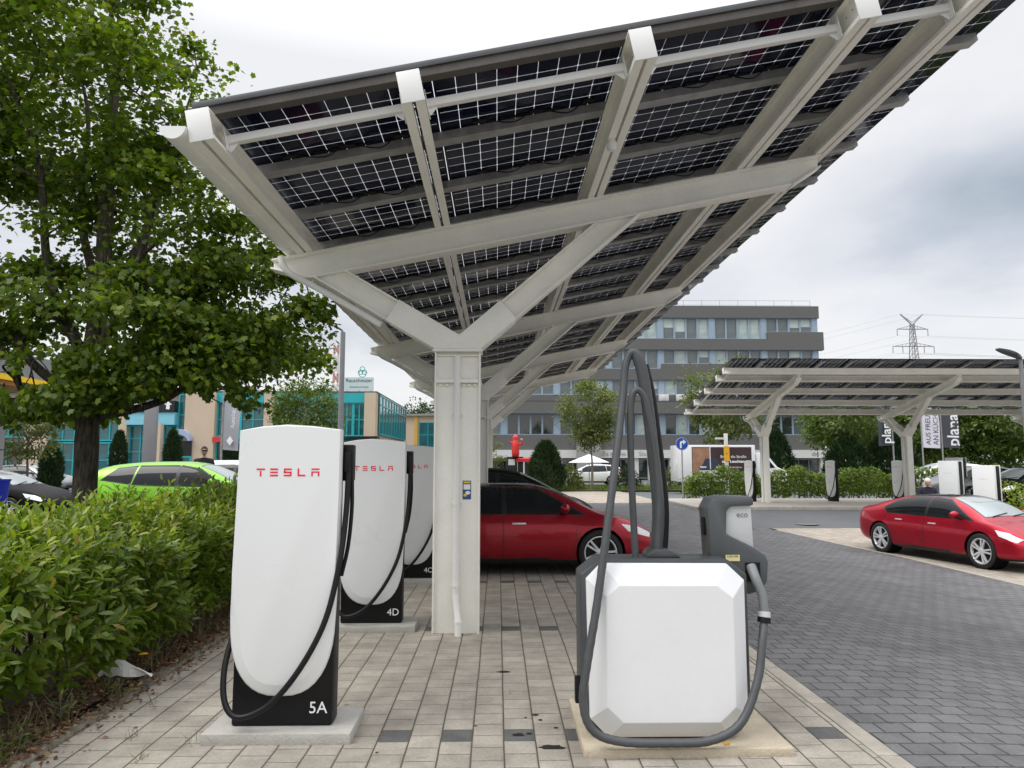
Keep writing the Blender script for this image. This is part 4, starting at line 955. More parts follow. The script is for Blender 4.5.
for (x, y, z, bx, by, bz, r) in ((0, 0, 2.5, -2.2, .2, 5.2, .085), (0, 0, 2.7, 1.9, .4, 4.9, .09), (.02, 0, 3.2, 1.3, -.6, 6.6, .085), (0, .0, 3.0, -1.3, -.4, 7.4, .09), (.03, .03, 3.8, .9, .8, 7.8, .07), (0, 0, 2.3, 2.4, .2, 3.7, .07), (0, 0, 2.4, -1.7, -.5, 3.6, .065), (0, .05, 4.2, -1.0, .7, 8.4, .07)):
    a_, b_ = Vector((x, y, z)), Vector((bx, by, bz)); P = catmull([a_, a_.lerp(b_, .35)+Vector((.12*bx, 0, -.15)), a_.lerp(b_, .7)+Vector((.05, .1, .05)), b_], 6)
    tb.tube(P, [r*(1-.8*j/(len(P)-1)) for j in range(len(P))], 8, False); LIMB += [(Vector(q), r*(1-.75*j/(len(P)-1))) for j, q in enumerate(P)]
random.shuffle(LIMB)
for c in C:                                     # every clump hangs on a twig from the nearest limb below it
    c = Vector(c); best = min(LIMB, key=lambda q: (q[0]-c).length+1.6*max(0, q[0].z-c.z+.15)); s_, r_ = best
    m = s_.lerp(c, .5)+Vector((random.uniform(-.25, .25), random.uniform(-.2, .2), random.uniform(.0, .3)))
    P = catmull([s_, m, c], 5); r0 = min(.035, r_*.6); tb.tube(P, [r0+(.006-r0)*j/(len(P)-1) for j in range(len(P))], 5, False)
    LIMB += [(Vector(q), .02) for q in P[4:8]]
tb.build('trunk', DARKBARK, mo, smooth=180)
p, d, n_, s = crown_leaves(C, 245, .57, .36, .090, (0, 0, 5.), 1.0)
xw, yw, zw = p[:, 0]-6.0, p[:, 1]+10.5, p[:, 2]-1.7; ax_, az_ = xw/yw, zw/yw      # open underside of the crown, higher over the bay of the teal building
wob = .010*np.sin(ax_*95)+.008*np.sin(ax_*210+2)
low = np.interp(ax_, [-.75, -.64, -.56, -.51, -.495, -.39, -.375, -.32, -.2], [.056, .050, .046, .052, .098, .100, .075, .055, .06])+wob
ok = (az_ > low) & ~((ax_ < -.618+wob) & (az_ > .098+wob) & (az_ < .142+wob)) & (ax_ < np.interp(az_, [.19, .45, .55, .60, .69, .8], [-.215, -.29, -.35, -.41, -.435, -.5])+wob*2)
leafcloud('crown', p[ok], d[ok], n_[ok], s[ok], T_MAPLE, LG_MAPLE, mo)

# ------------------------------------------------------------------ the laurel hedge along the walkway
def shoots(B, D, per, L, ls):
    n = len(B); P, Dd, Nn, S_ = [], [], [], []
    D = nz_(D); ref = nz_(np.cross(D, nz_(rnd(n)))); ref2 = np.cross(D, ref)
    for k in range(per):
        t_ = (k+.5)/per; ang = k*2.4+RNG.uniform(-.4, .4, n); rad_ = ref*np.cos(ang)[:, None]+ref2*np.sin(ang)[:, None]
        tilt = .45+.55*t_
        P.append(B+D*(L[:, None]*t_)); dd = rad_*(1.15-t_*.55)+D*tilt+rnd(n, .16)+np.array([0, 0, -.12]); Dd.append(dd)
        Nn.append(D*.9-rad_*.35+np.array([0, 0, .5])+rnd(n, .2)); S_.append(ls*RNG.uniform(.5, 1.2, n)*(1.1-.35*t_))
    return [np.concatenate(q) for q in (P, Dd, Nn, S_)]
hd_ = thing('laurel_hedge', 'clipped cherry laurel hedge beside the walkway, young top shoots coloured paler for skylight', 'hedge', (-3.9, 0, 0))
HX0, HX1, HY0, HY1, HZ = -.95, .70, 2.3, 14.5, 1.07
def lump(y, z): return .11*np.sin(y*2.1+1)+.10*np.sin(y*4.7+z*3)+.06*np.sin(z*6+y)
n = 1750; y = RNG.uniform(HY0, HY1, n); z = RNG.uniform(.16, HZ, n)**1.; x = HX1+lump(y, z)+.06-.22*((z/HZ)-.5)**2-RNG.exponential(.07, n)-.42*np.maximum(0, .55-z)
B1 = np.stack([x, y, z], 1); D1 = np.stack([np.full(n, .75), RNG.normal(0, .35, n), RNG.uniform(.1, .9, n)], 1)
n2_ = 1500; y = RNG.uniform(HY0, HY1, n2_); x = RNG.uniform(HX0, HX1, n2_); z = HZ-.05+.012*(y-7)+lump(y, x)*1.1-RNG.exponential(.06, n2_)
B2 = np.stack([x, y, z], 1); D2 = np.stack([RNG.normal(0, .3, n2_), RNG.normal(0, .3, n2_), np.ones(n2_)], 1)
n3 = 900; B3 = np.stack([RNG.uniform(HX0, HX1-.2, n3), RNG.uniform(HY0, HY1, n3), RNG.uniform(.5, HZ-.1, n3)], 1); D3 = np.stack([RNG.normal(.3, .4, n3), RNG.normal(-.2, .5, n3), np.ones(n3)], 1)
BA = np.concatenate([B1, B2[:700], B3]); DA = np.concatenate([D1, D2[:700], D3])
P, Dd, Nn, Sz = shoots(BA, DA, 9, RNG.uniform(.18, .38, len(BA)), .150); ok = P[:, 2] > .1
leafcloud('foliage', P[ok], Dd[ok], Nn[ok], Sz[ok], T_LAUREL, LG_HEDGE, hd_)
up_side = B1[(B1[:, 2] > .75)][:360]; BB = np.concatenate([B2[700:], up_side]); DB = np.concatenate([D2[700:], np.tile([.45, 0, 1.], (len(up_side), 1))+rnd(len(up_side), .2)])
P, Dd, Nn, Sz = shoots(BB, DB, 9, RNG.uniform(.2, .46, len(BB)), .118); leafcloud('young_toplit_shoots', P, Dd, Nn, Sz, T_LAUREL, LG_YOUNG_TOPLIT, hd_)  # young shoots whose paler green also paints the lit upper hedge
sb = MB()
for i in range(240):
    y0 = random.uniform(HY0, HY1); x0 = random.uniform(HX0*.6, HX1*.7)
    sb.tube([(x0, y0, 0), (x0+random.uniform(-.1, .25), y0+random.uniform(-.2, .2), .6), (x0+random.uniform(-.2, .4), y0+random.uniform(-.3, .3), 1.2)], [.014, .011, .006], 5, False)
sb.build('stems', DARKBARK, hd_, smooth=180)
# bed litter, weeds, a thrown-away sheet
def scatter(n, x0, x1, y0, y1, z):
    return np.stack([RNG.uniform(x0, x1, n), RNG.uniform(y0, y1, n), np.full(n, z)+RNG.uniform(0, .012, n)], 1)
LG_LITTER = leafmat('leaf_litter', [(0, (.07, .03, .016)), (.5, (.16, .075, .04)), (.85, (.25, .15, .08)), (1, (.33, .25, .14))], .1, .8)
LG_WEED = leafmat('weed_leaves', [(0, (.05, .09, .02)), (.5, (.09, .13, .03)), (1, (.2, .19, .08))], .3, .5)
LG_DRY = leafmat('dry_grass', [(0, (.10, .075, .045)), (.6, (.20, .15, .085)), (1, (.12, .13, .05))], .2, .8)
p = scatter(9500, -3.5, -2.8, 2.6, 14, .05); w_ = RNG.random(len(p)) < .12; p[w_, 0] = -2.83+RNG.exponential(.06, w_.sum()); p[p[:, 0] > -2.81, 2] -= .045
o = leafcloud('leaf_litter', p, rnd(len(p))*np.array([1, 1, .15]), rnd(len(p), .35)+np.array([0, 0, 1.]), RNG.uniform(.02, .06, len(p)), T_LEAF, LG_LITTER); o['kind'] = 'stuff'; o['label'] = 'brown dead leaves littering the bed under the hedge'
p = scatter(2300, -3.25, -2.80, 3., 14, .03); dens = np.sin(p[:, 1]*3.1)+np.sin(p[:, 1]*7.3+p[:, 0]*5) > -.2; p = p[dens]
o = leafcloud('dry_grass', p, rnd(len(p), .4)+np.array([.1, 0, .8]), rnd(len(p)), RNG.uniform(.06, .2, len(p)), T_BLADE, LG_DRY); o['kind'] = 'stuff'; o['label'] = 'dry brown weeds and grass along the kerb of the bed'
p = scatter(260, -2.86, -2.79, 3.4, 9.5, .0); p2_ = np.concatenate([scatter(18, x, x+.06, y, y+.12, 0) for x, y in ((-2.0, 4.76), (-1.92, 4.9), (-2.2, 4.5), (-2.42, 4.85), (-1.95, 5.2), (-2.6, 5.5))]); p = np.concatenate([p, p2_])
o = leafcloud('joint_weeds', p, rnd(len(p), .5)+np.array([0, 0, .6]), rnd(len(p)), RNG.uniform(.03, .10, len(p)), T_BLADE, LG_WEED); o['kind'] = 'stuff'; o['label'] = 'small green weeds growing in the paving joints'
for (x, y, nsh, hh, lb) in ((-2.98, 4.62, 8, .16, 'low leafy weed by the kerb at the near left corner'), (-3.0, 5.15, 9, .2, 'bushy green weed just in front of the white sheet'), (-3.02, 6.6, 8, .26, 'upright green weed just beyond the white sheet'), (-3.05, 7.6, 7, .22, 'small green weed under the hedge, farthest along the kerb'), (-2.93, 4.25, 9, .14, 'low weed nearest the bottom left corner'), (-2.95, 5.6, 7, .12, 'small green weed right of the white sheet by the kerb')):
    o = thing('weed_plant', lb, 'weed', (x, y, .045), 0, 'weeds in the hedge bed')
    B = rnd(nsh, .05)*np.array([1, 1.6, 0]); D = rnd(nsh, .45)+np.array([.2, 0, 1.]); P, Dd, Nn, Sz = shoots(B, D, 7, RNG.uniform(.5, 1.1, nsh)*hh, .075); leafcloud('foliage', P, Dd, Nn, Sz, T_LAUREL, LG_WEED, o)
    st_ = MB()
    for b_, d_ in zip(B, nz_(D)): st_.tube([tuple(b_), tuple(b_+d_*hh)], [.004, .002], 5, False)
    st_.build('stems', LIGHTBARK, o, smooth=180)
pb = MB(); G = 9; V = [[pb.bm.verts.new((-.21+.42*i/(G-1), (.02+.03*math.sin(i*1.1))*j/3, (.0+.17*(1-abs(i-3.4)/5.6)**1.2)*(1-j/3)*(1 if i not in (0, 8) else .35)+.035*random.random()*(j > 0))) for j in range(4)] for i in range(G)]
for i in range(G-1):
    for j in range(3): pb.face([V[i][j], V[i+1][j], V[i+1][j+1], V[i][j+1]])
po_ = pb.build('crumpled_sheet', M('white_paper', (.82, .82, .80), .7, var=.04), smooth=0, loc=(-2.99, 5.95, .075)); po_.rotation_euler = (0, 0, R(10))
m_ = po_.modifiers.new('t', 'SOLIDIFY'); m_.thickness = .003; tag(po_, 'crumpled white sheet lying at the foot of the hedge', 'litter')
YL = M('yellow_leaf', (.55, .30, .02), .5, var=.3, vscale=20)
for (x, y, z, s_, lb) in ((1.40, 4.60, .056, .05, 'orange fallen leaf on the front edge of the vacuum plinth'), (-3.12, 6.35, .62, .06, 'yellow leaf caught in the hedge above the white sheet'), (-2.98, 4.35, .06, .05, 'yellow fallen leaf by the kerb at the bottom left'), (-3.0, 6.2, .2, .055, 'pale yellow leaf just right of the white sheet')):
    o = leafcloud('fallen_leaf', np.array([[0, 0, 0.]]), np.array([[1., .6, .05]]), np.array([[.3, -.6, 1.]]), np.array([s_*1.5]), T_LAUREL, YL); o.location = (x, y, z); tag(o, lb, 'leaf', 'yellow fallen leaves')

# ------------------------------------------------------------------ other plants
def far_hedge(name, label, x0, x1, y0, y1, z0, h, n, mat, size=.1):
    o = thing(name, label, 'hedge', ((x0+x1)/2, (y0+y1)/2, z0)); w, dp = (x1-x0)/2, (y1-y0)/2
    P = np.stack([RNG.uniform(-w, w, n), RNG.uniform(-dp, dp, n), RNG.uniform(.03, 1, n)**.8*h], 1)
    P[:, 2] *= .86+.14*np.sin(P[:, 0]*1.9)+.07*np.sin(P[:, 0]*5.3+1); f = RNG.random(n) < .55; P[f, 1] = -dp+RNG.exponential(.12, f.sum())+.12*np.sin(P[f, 0]*2.7)
    leafcloud('foliage', P, rnd(n)+np.array([0, -.4, .2]), rnd(n, .6)+np.array([0, -.3, .8]), RNG.uniform(.6, 1.3, n)*size, T_LEAF, mat, o)
    st_ = MB()
    for i in range(int((x1-x0)*4)):
        x = random.uniform(-w, w); yy = random.uniform(-dp*.3, dp*.8); st_.tube([(x, yy, 0), (x+random.uniform(-.2, .2), yy, h*.75)], [.02, .008], 5, False)
    st_.build('stems', DARKBARK, o, smooth=180); return o
far_hedge('hedge', 'long leafy hedge behind the far carport columns', 9.0, 24.5, 33.9, 35.3, .05, 1.5, 15000, LG_HEDGE, .15)
far_hedge('hedge', 'bright green hedge at the right edge beside the square white charger', 16.7, 19.2, 21.2, 23.8, -.15, 1.65, 7500, LG_YOUNG_TOPLIT, .11)
for (nm, lb, x, y, z, r, h, n, mat) in (('bush', 'round olive bush right of the dark clipped conifer', 4.6, 46, .06, .95, 1.5, 1500, LG_YELLOW), ('bush', 'dark low bush behind the vacuum hose', 8.2, 46, .06, 1.1, 1.4, 1600, LG_DARK), ('bush', 'pale bush left of the dark clipped conifer', 1.7, 45, .06, .8, 1.0, 900, LG_YELLOW), ('bush', 'yellowish bush by the blue arrow sign', 11.2, 46.5, .06, .9, 1.4, 900, LG_YELLOW)):
    o = thing(nm, lb, 'bush', (x, y, z)); u = nz_(rnd(n)); u[:, 2] = np.abs(u[:, 2]); P = u*RNG.uniform(.6, 1, (n, 1))*np.array([r, r, h]); leafcloud('foliage', P, u+rnd(n, .5), u+rnd(n, .4), RNG.uniform(.1, .2, n), T_LEAF, mat, o)
    st_ = MB()
    for i in range(9): st_.tube([(0, 0, 0), (random.uniform(-.5, .5)*r, random.uniform(-.5, .5)*r, h*.7)], [.03, .01], 5, False)
    st_.build('stems', DARKBARK, o, smooth=180)
def conifer(name, label, x, y, z, r, h, n, kind, group=None):
    o = thing(name, label, 'tree', (x, y, z), 0, group); t_ = RNG.uniform(.0, 1, n); a_ = RNG.uniform(0, 2*PI, n)
    prof = np.sin(np.clip(t_*.93+.07, 0, 1)**.55*PI)**.6 if kind == 'egg' else np.minimum(1, (1-t_)*2.4)**.7*(.75+.25*np.minimum(1, t_*5))
    rr = r*prof*RNG.uniform(.78, 1.02, n)*(1+.08*np.sin(a_*5+t_*9)); P = np.stack([rr*np.cos(a_), rr*np.sin(a_), .1+t_*h], 1)
    ow = np.stack([np.cos(a_), np.sin(a_), np.zeros(n)], 1); leafcloud('crown', P, ow*.7+np.array([0, 0, 1.])+rnd(n, .35), ow+rnd(n, .5), RNG.uniform(.2, .42, n)*(.65+.4*min(1.6, r)), T_SPRAY, LG_CON, o)
    tb_ = MB(); tb_.tube([(0, 0, -.1), (0, 0, h*.9)], [.09, .02], 7, False); tb_.build('trunk', DARKBARK, o, smooth=180); return o
conifer('conifer', 'dark egg-shaped conifer in front of the grey office block', 2.95, 44, .06, 1.05, 2.75, 5000, 'egg')
conifer('conifer', 'tall dark conifer just right of the first far column', 17.35, 44, .06, .98, 3.4, 4500, 'egg', 'dark conifers behind the far hedge')
conifer('conifer', 'dark rounded conifer left of the slim grey tree trunk', 22.3, 45, .06, 1.5, 3.0, 4500, 'egg', 'dark conifers behind the far hedge')
conifer('conifer', 'dark rounded conifer right of the slim grey tree trunk', 25.0, 45, .06, 1.6, 3.3, 4500, 'egg', 'dark conifers behind the far hedge')
for (x, y, h, r, lb) in ((-24.2, 46, 3.2, .44, 'slim dark cypress left of the grey totem'), (-20.8, 46, 3.25, .48, 'slim dark cypress right of the small beige pillar'), (-17.3, 46, 2.3, .42, 'slim dark cypress under the grey banner'), (-16.6, 46, 2.3, .42, 'slim dark cypress just left of the nearest charger'), (-21.6, 35, 2.1, .42, 'dark cypress between the pale birch and the maple trunk')):
    conifer('cypress', lb, x, y, H(x, y), r, h, 4200, 'cyp', 'cypresses before the teal building')
tree('street_tree', 'slim young street tree with airy pale crown in front of the office block', (5.9, 45, .06), 2.6, .085, [(0, 0, 5.1, 1.85, 1.6, 2.0, 60), (0, 0, 3.6, 1.2, 1.2, .9, 14)], 110, .55, .19, LG_YELLOW)
tree('birch_tree', 'pale loose birch left of the maple trunk', (-17.9, 27.5, H(-18, 27)), 1.6, .06, [(0, 0, 2.7, 1.0, .9, 1.35, 40)], 95, .42, .12, LG_YELLOW)
tree('round_tree', 'round green tree behind the two nearest chargers', (-13.4, 50, .35), 2.6, .14, [(0, 0, 5.0, 2.2, 2.0, 2.2, 90)], 90, .75, .24, LG_TREE)
tree('poplar_tree', 'narrow young tree right behind the front canopy column', (-.1, 52, .1), 1.2, .05, [(0, 0, 2.3, .42, .4, 1.4, 14)], 45, .3, .14, LG_YELLOW)
ft = [(14.9, 46, 8.4, 2.6, 'leafy tree whose top peeps over the left end of the far carport'), (22.9, 47, 6.6, 2.5, 'leafy tree with slim grey trunk between the two far columns'), (27.2, 52, 7.0, 3.0, 'leafy tree behind the second far column and the dark flag'),
      (31.6, 50, 7.4, 3.2, 'dense tree right of the printed flags'), (35.8, 47, 7.6, 3.4, 'dense tree at the right edge behind the street lamp'), (33.5, 56, 8.0, 3.4, 'dense tree set back at the far right'), (29.0, 58, 7.5, 3.0, 'dense tree set back behind the printed flags'), (38.5, 55, 8., 3.4, 'dense tree farthest right beyond the hedge')]
for i, (x, y, h, r, lb) in enumerate(ft):
    low = 3.2 if i < 3 else 1.2
    tree('leafy_tree', lb, (x, y, .06), 2.2, .13, [(0, 0, (h+low)/2, r, r*.9, (h-low)/2, 62 if i < 3 else 110)], 75 if i < 3 else 120, .85, .28, [LG_TREE, LG_TREE, LG_TREE, LG_TREE, LG_TREE, LG_YELLOW][i % 6] if i > 0 else LG_YELLOW, 'trees behind the far carport')
for i, (x, y, h, r) in enumerate(((-17.5, 118, 11.5, 3.6), (-13.5, 122, 13, 3.2), (-9.5, 116, 11.5, 4.0), (-5.5, 112, 10.5, 4.2), (-2, 118, 10, 4))):
    lb = ['leftmost dark tree on the skyline beyond the teal building', 'pointed dark tree on the skyline beyond the teal building', 'dark skyline tree above the yellow-trimmed building', 'dark skyline tree just left of the front column', 'dark skyline tree behind the front column'][i]
    tree('skyline_tree', lb, (x, y, 0), 3, .2, [(0, 0, h*.6, r, r, h*.4, 60)], 40, 1.2, .5, LG_DARK, 'dark trees on the skyline')
# grass on the verge
n = 14000; p = np.stack([RNG.uniform(-12, 40, n), RNG.uniform(44.2, 47, n), np.full(n, .06)], 1); ds = np.sin(p[:, 0]*2)+np.sin(p[:, 0]*.7+p[:, 1]*2) > -1; p = p[ds]
o = leafcloud('verge_grass', p, rnd(len(p), .4)+np.array([0, 0, 1.]), rnd(len(p)), RNG.uniform(.15, .42, len(p)), (T_BLADE[0]*np.array([1, 2.2, 1]), T_BLADE[1]), GRASS); o['kind'] = 'stuff'; o['label'] = 'rough grass on the verge before the office block'
# ------------------------------------------------------------------ buildings
FR = {}
def window(parent, x0, x1, z0, z1, y, fm, pm, nx=1, nz=1, fw=.07, dep=.08):
    key = (round(x1-x0, 2), round(z1-z0, 2), fm.name, pm.name, nx, nz, fw)
    if key not in FR:
        w, h = x1-x0, z1-z0; f = MB()
        f.box(0, w, -dep, 0, 0, fw); f.box(0, w, -dep, 0, h-fw, h); f.box(0, fw, -dep, 0, fw, h-fw); f.box(w-fw, w, -dep, 0, fw, h-fw)
        for i in range(1, nx): f.box(w*i/nx-fw*.4, w*i/nx+fw*.4, -dep*.8, 0, fw, h-fw)
        for j in range(1, nz): f.box(fw, w-fw, -dep*.6, -.01, h*j/nz-fw*.4, h*j/nz+fw*.4)
        p = MB(); p.box(fw, w-fw, -.03, -.012, fw, h-fw)
        fo = f.build('window', fm, parent, smooth=0, loc=(x0, y, z0)); p_o = p.build('pane', pm, fo, smooth=0); FR[key] = (fo.data, p_o.data); return fo
    a_, b_ = FR[key]; fo = bpy.data.objects.new('window', a_); COL.objects.link(fo); fo.parent = parent; fo.location = (x0, y, z0)
    po_ = bpy.data.objects.new('pane', b_); COL.objects.link(po_); po_.parent = fo; return fo
of = thing('office_block', 'dark grey five-storey office block with pale blue window bands', 'building', (0, 73, 0))
def wall(x0, x1, z0, z1, y0, y1, m=OFFG, par=None, nm='wall', bev=0.):
    b = MB(); b.box(x0, x1, y0, y1, z0, z1); return b.build(nm, m, par or of, smooth=0, bevel=bev)
X0, X1 = -1.5, 33.75
wall(X0, X1, 0, 17.9, .5, 15, OFFG)
wall(X0, X1, 16.84, 18.13, -.12, .49, nm='parapet')
wall(X0, X1+.35, 13.44, 14.6, -.2, .48, nm='spandrel'); wall(28.2, X1+.35, 14.603, 15.35, -.2, .48, nm='spandrel')
wall(X0, X1, 10.28, 11.44, -.12, .48, nm='spandrel'); wall(17., X1, 11.443, 11.96, -.12, .48, nm='spandrel')
wall(X0, X1, 6.74, 8.0, -.6, .48, nm='spandrel'); wall(X0, X1, 8.003, 8.72, .1, .48, nm='spandrel')
wall(X0, X1, 8.004, 8.06, -.62, -.3, ALU, nm='ledge_cap')
wall(X0, X1, 3.03, 4.57, -.12, .48, nm='spandrel')
wall(X0, X1, 2.2, 3.027, -.3, .48, SHOPW, nm='fascia')
random.seed(3)
xe = 33.62; gi = 0
while xe > -1:
    for (z0, z1, lv) in ((14.6, 16.84, 0), (11.44, 13.44, 1), (8.72, 10.28, 2), (4.57, 6.74, 3)):
        za = z0
        if lv == 0 and gi == 0: za = 15.352
        if lv == 1 and xe > 18: za = 11.962
        if lv == 0 or lv == 1 or True:
            wall(xe-.6, xe, za, z1, .06, .3, BLUEF, nm='pilaster')
        for k in range(4):
            a_ = xe-.6-4.85+k*1.2125
            if a_ < X0: continue
            r_ = random.random(); pm_ = PANE2 if r_ < (.22 if lv != 3 else .1) else (PANE3 if (lv == 3 and r_ < .8) else PANE)
            window(of, a_, a_+1.2125, za, z1, .3, BLUEF, pm_, 1, 1, .09, .16)
            if pm_ is PANE and random.random() < .3 and lv < 3:
                b = MB(); b.box(a_+.1, a_+1.11, .255, .262, za+(z1-za)*random.uniform(.35, .6), z1-.09); b.build('blind', M('roller_blind', (.55, .63, .60), .7, var=.04), of, smooth=0)
    xe -= 5.45; gi += 1
for i in range(9):
    a_ = X0+.3+i*3.9; window(of, a_, a_+3.2, .12, 2.1, .3, GALV, PANE3, 3, 1, .08, .1); wall(a_+3.2, a_+3.9, 0, 2.197, -.1, .48, SHOPW, nm='pier')
b = MB(); b.box(8.0, 10.4, -1.3, -.32, 0, 4.2); b.build('entrance_tower', M('entrance_concrete', (.30, .29, .275), .8, var=.06), of)
r_ = MB()
for i in range(12): x = 12+i*1.95; r_.tube([(x, 1.2, 17.9), (x, 1.2, 19.0)], .022, 6)
for z in (18.5, 19.0): r_.tube([(12, 1.2, z), (33.5, 1.2, z)], .02, 6)
r_.build('roof_railing', GALV, of)
for i, x in enumerate((17.1, 18.9, 19.4+1.2, 25.4)):
    b = MB(); b.box(x-.5, x+.5, -.45, -.05, 8.07, 8.75 if i != 2 else 9.2); b.lathe([(.26, 0), (.26, .02), (.02, .02)], 16, Matrix.Translation((x-.1, -.452, 8.4)) @ Matrix.Rotation(PI/2, 4, 'X'), False); b.build('air_conditioner', SHOPW, of, bevel=.02)
for s_, x in (('die Küche', 11.8), ('Studio', 15.2), ('die', 32.6)): text('lettering', s_, .62, GALV if s_ != 'die' else M('shop_letters', (.22, .23, .24), .5, var=.03), of, (x, -.31, 2.62), depth=.01)
so_ = thing('striped_annexe', 'white and dark banded annexe left of the grey office block', 'building', (-4.6, 78, 0))
b = MB(); b.box(0, 3.9, 0, 9, 0, 6.2); b.build('wall', OFFG, so_)
for i, z in enumerate((.6, 2.0, 3.4, 4.8)): b = MB(); b.box(-.05, 3.95, -.15, -.003, z, z+.62); b.build('band', SHOPW, so_)

te = thing('teal_building', 'long beige office building with teal glazed bays, behind the maple', 'building', (0, 62, .3))
wall(-60, -10.63, 0, 7.5, .6, 19, BEIGE, te); wall(-60, -10.6, 7.503, 7.66, .1, 19, ALU, te, 'roof')
def bay(x0, x1, z0, z1, nx, nz, y=.3, pm_=None): window(te, x0, x1, z0, z1, y, TEAL, pm_ or TEALG, nx, nz, .12, .14)
def tealband(x0, x1, z0=6.65, z1=7.5, m=TEAL): wall(x0, x1, z0, z1, .05, .58, m, te, 'band')
for (a_, b_) in ((-11.6, -10.63), (-20.25, -19.45), (-27.0, -24.45), (-32.6, -31.9), (-40.5, -38.6), (-47, -44)): wall(a_, b_, 0, 7.5, -.35, .59, BEIGE, te, 'pillar')
for (a_, b_) in ((-13.75, -12.65), (-12.65, -11.6), (-19.45, -17.4), (-17.4, -15.4), (-15.4, -13.75), (-24.45, -22.4), (-22.4, -20.25)):
    tealband(a_, b_); bay(a_, b_, 3.7, 6.65, 2, 2); bay(a_, b_, .1, 3.4, 2, 2, pm_=PANE3); wall(a_, b_, 3.403, 3.697, .05, .58, TEAL, te, 'band')
wall(-18, -10.3, 3.42, 3.68, -1.3, .04, TRIMB, te, 'porch_roof')
for x in (-17.8, -14.3, -10.5):
    b = MB(); b.box(x-.08, x+.08, -1.2, -1.05, 0, 3.415); b.build('porch_post', TRIMB, te)
for (a_, b_) in ((-38.6, -35.6), (-35.6, -32.6)): tealband(a_, b_); bay(a_, b_, 3.3, 6.65, 3, 2); bay(a_, b_, .1, 3.2, 3, 2)
bay(-44, -40.5, 3.6, 6.65, 2, 2); bay(-44, -40.5, .1, 3.3, 2, 1, pm_=PANE3); bay(-56, -47, .2, 6.6, 6, 3)
bay(-27.8, -27.0, .1, 7.4, 1, 4)
# shop bay with dark sign band and light blue band
wall(-31.9, -27.8, 5.75, 6.75, -.6, .58, TRIMB, te, 'sign_band'); wall(-31.9, -27.8, 4.68, 5.747, -.5, .58, M('light_blue_band', (.22, .55, .66), .4, var=.06), te, 'blue_band'); bay(-31.9, -29.0, .1, 4.66, 3, 4); bay(-28.4, -27.8, .1, 4.66, 1, 4); bay(-29., -28.4, .1, 4.66, 1, 4)
text('lettering', 'oma', .75, WHITEP, te, (-31.0, -.61, 6.36), depth=.008, offset=.01); text('lettering', 'CENTER', .28, WHITEP, te, (-30.9, -.61, 5.95), depth=.008)
b = MB(); b.prism([(-28.5, 6.0), (-28.5, 6.4), (-28.68, 6.4), (-28.35, 6.68), (-28.02, 6.4), (-28.2, 6.4), (-28.2, 6.0)], 'y', -.63, -.602); b.build('arrow_emblem', WHITEP, te, smooth=0)
wall(-29.0, -28.4, 0, 4.75, -1.6, -1.1, BEIGE, te, 'free_pillar')
b = MB(); arc = [(-27.2+1.0*math.cos(a_), 3.3+1.0*math.sin(a_)) for a_ in np.linspace(PI, 0, 14)]; arc2 = [(-27.2+.75*math.cos(a_), 3.3+.5*math.sin(a_)) for a_ in np.linspace(0, PI, 14)]
b.prism(arc+arc2, 'y', -.9, -.36); b.build('entrance_arch', M('pale_lilac_arch', (.36, .42, .58), .5, var=.05), te)
wall(-28.15, -26.25, 2.0, 3.29, -.5, -.365, TRIMB, te, 'entrance_glazing'); bay(-28.15, -26.25, .05, 2.0, 2, 1, -.37)
b = MB(); b.box(-24.5, -23.7, -.5, -.36, 3.2, 3.65); b.build('red_sign', M('red_sign', (.62, .03, .03), .5, var=.05), te)
# receding teal side
sd = MB(); sd.box(-10.62, -10.50, .9, 18.8, 3.9, 7.45); sd.build('side_glazing', TEALG, te)
sm = MB()
for i in range(11): yy = .9+i*1.78; sm.box(-10.495, -10.44, yy, yy+.12, 3.9, 7.45)
for z in (3.9, 6.5, 7.33): sm.box(-10.493, -10.45, .9, 18.8, z, z+.12)
sm.build('side_mullions', TEAL, te)
sg = thing('roof_sign', 'white roof sign with dark lettering and teal ring emblem on the teal building', 'sign', (-12.2, 62.6, 7.75)); sg.scale = (.88, .88, .85)
b = MB(); b.box(-1.55, 1.35, 0, .12, .35, 1.75); b.build('board', M('pale_sign_board', (.52, .62, .62), .5, var=.05), sg)
b = MB()
for x in (-1.3, -.1, 1.1): b.box(x-.05, x+.05, .13, .22, 0, 1.6)
b.build('supports', GALV, sg); text('lettering', 'Rauschmaier', .52, M('dark_teal_letters', (.03, .07, .08), .5, var=.05), sg, (-.1, -.01, 1.42), depth=.006); text('lettering', 'Handwerk und Technik', .2, M('dark_teal_letters'), sg, (-.1, -.01, .75), depth=.006)
b = MB()
for (x, z, r_) in ((.2, 2.15, .36), (.2, 2.65, .24), (.02, 2.3, .24), (.4, 2.3, .24)): b.tube([(x+r_*math.cos(q), .05, z+r_*math.sin(q)) for q in np.linspace(0, 2*PI, 20)], .045, 6, False)
b.build('emblem', M('teal_emblem', (.10, .40, .38), .5, var=.05), sg)
ye = thing('cream_building', 'low cream building with a yellow corner strip, seen left of the front column', 'building', (-11.9, 90, 0))
wall(-3, 7, 0, 7.6, 0, 10, M('cream_render', (.60, .49, .36), .8, var=.05), ye); wall(1.35, 1.75, 0, 7.7, -.2, -.003, M('yellow_strip', (.62, .40, .06), .6, var=.05), ye, 'corner_strip'); wall(-3.2, 7.2, 7.603, 7.85, -.4, 10, GALV, ye, 'roof')
for (a_, b_) in ((-.9, .1), ): window(ye, a_, b_, 4.2, 6.2, -.002, SHOPW, PANE3, 1, 1, .1)
window(ye, 1.9, 6.5, 3.6, 6.8, -.002, TEAL, TEALG, 4, 2, .1); window(ye, 1.9, 6.5, .2, 3.3, -.002, SHOPW, PANE, 4, 1, .1)
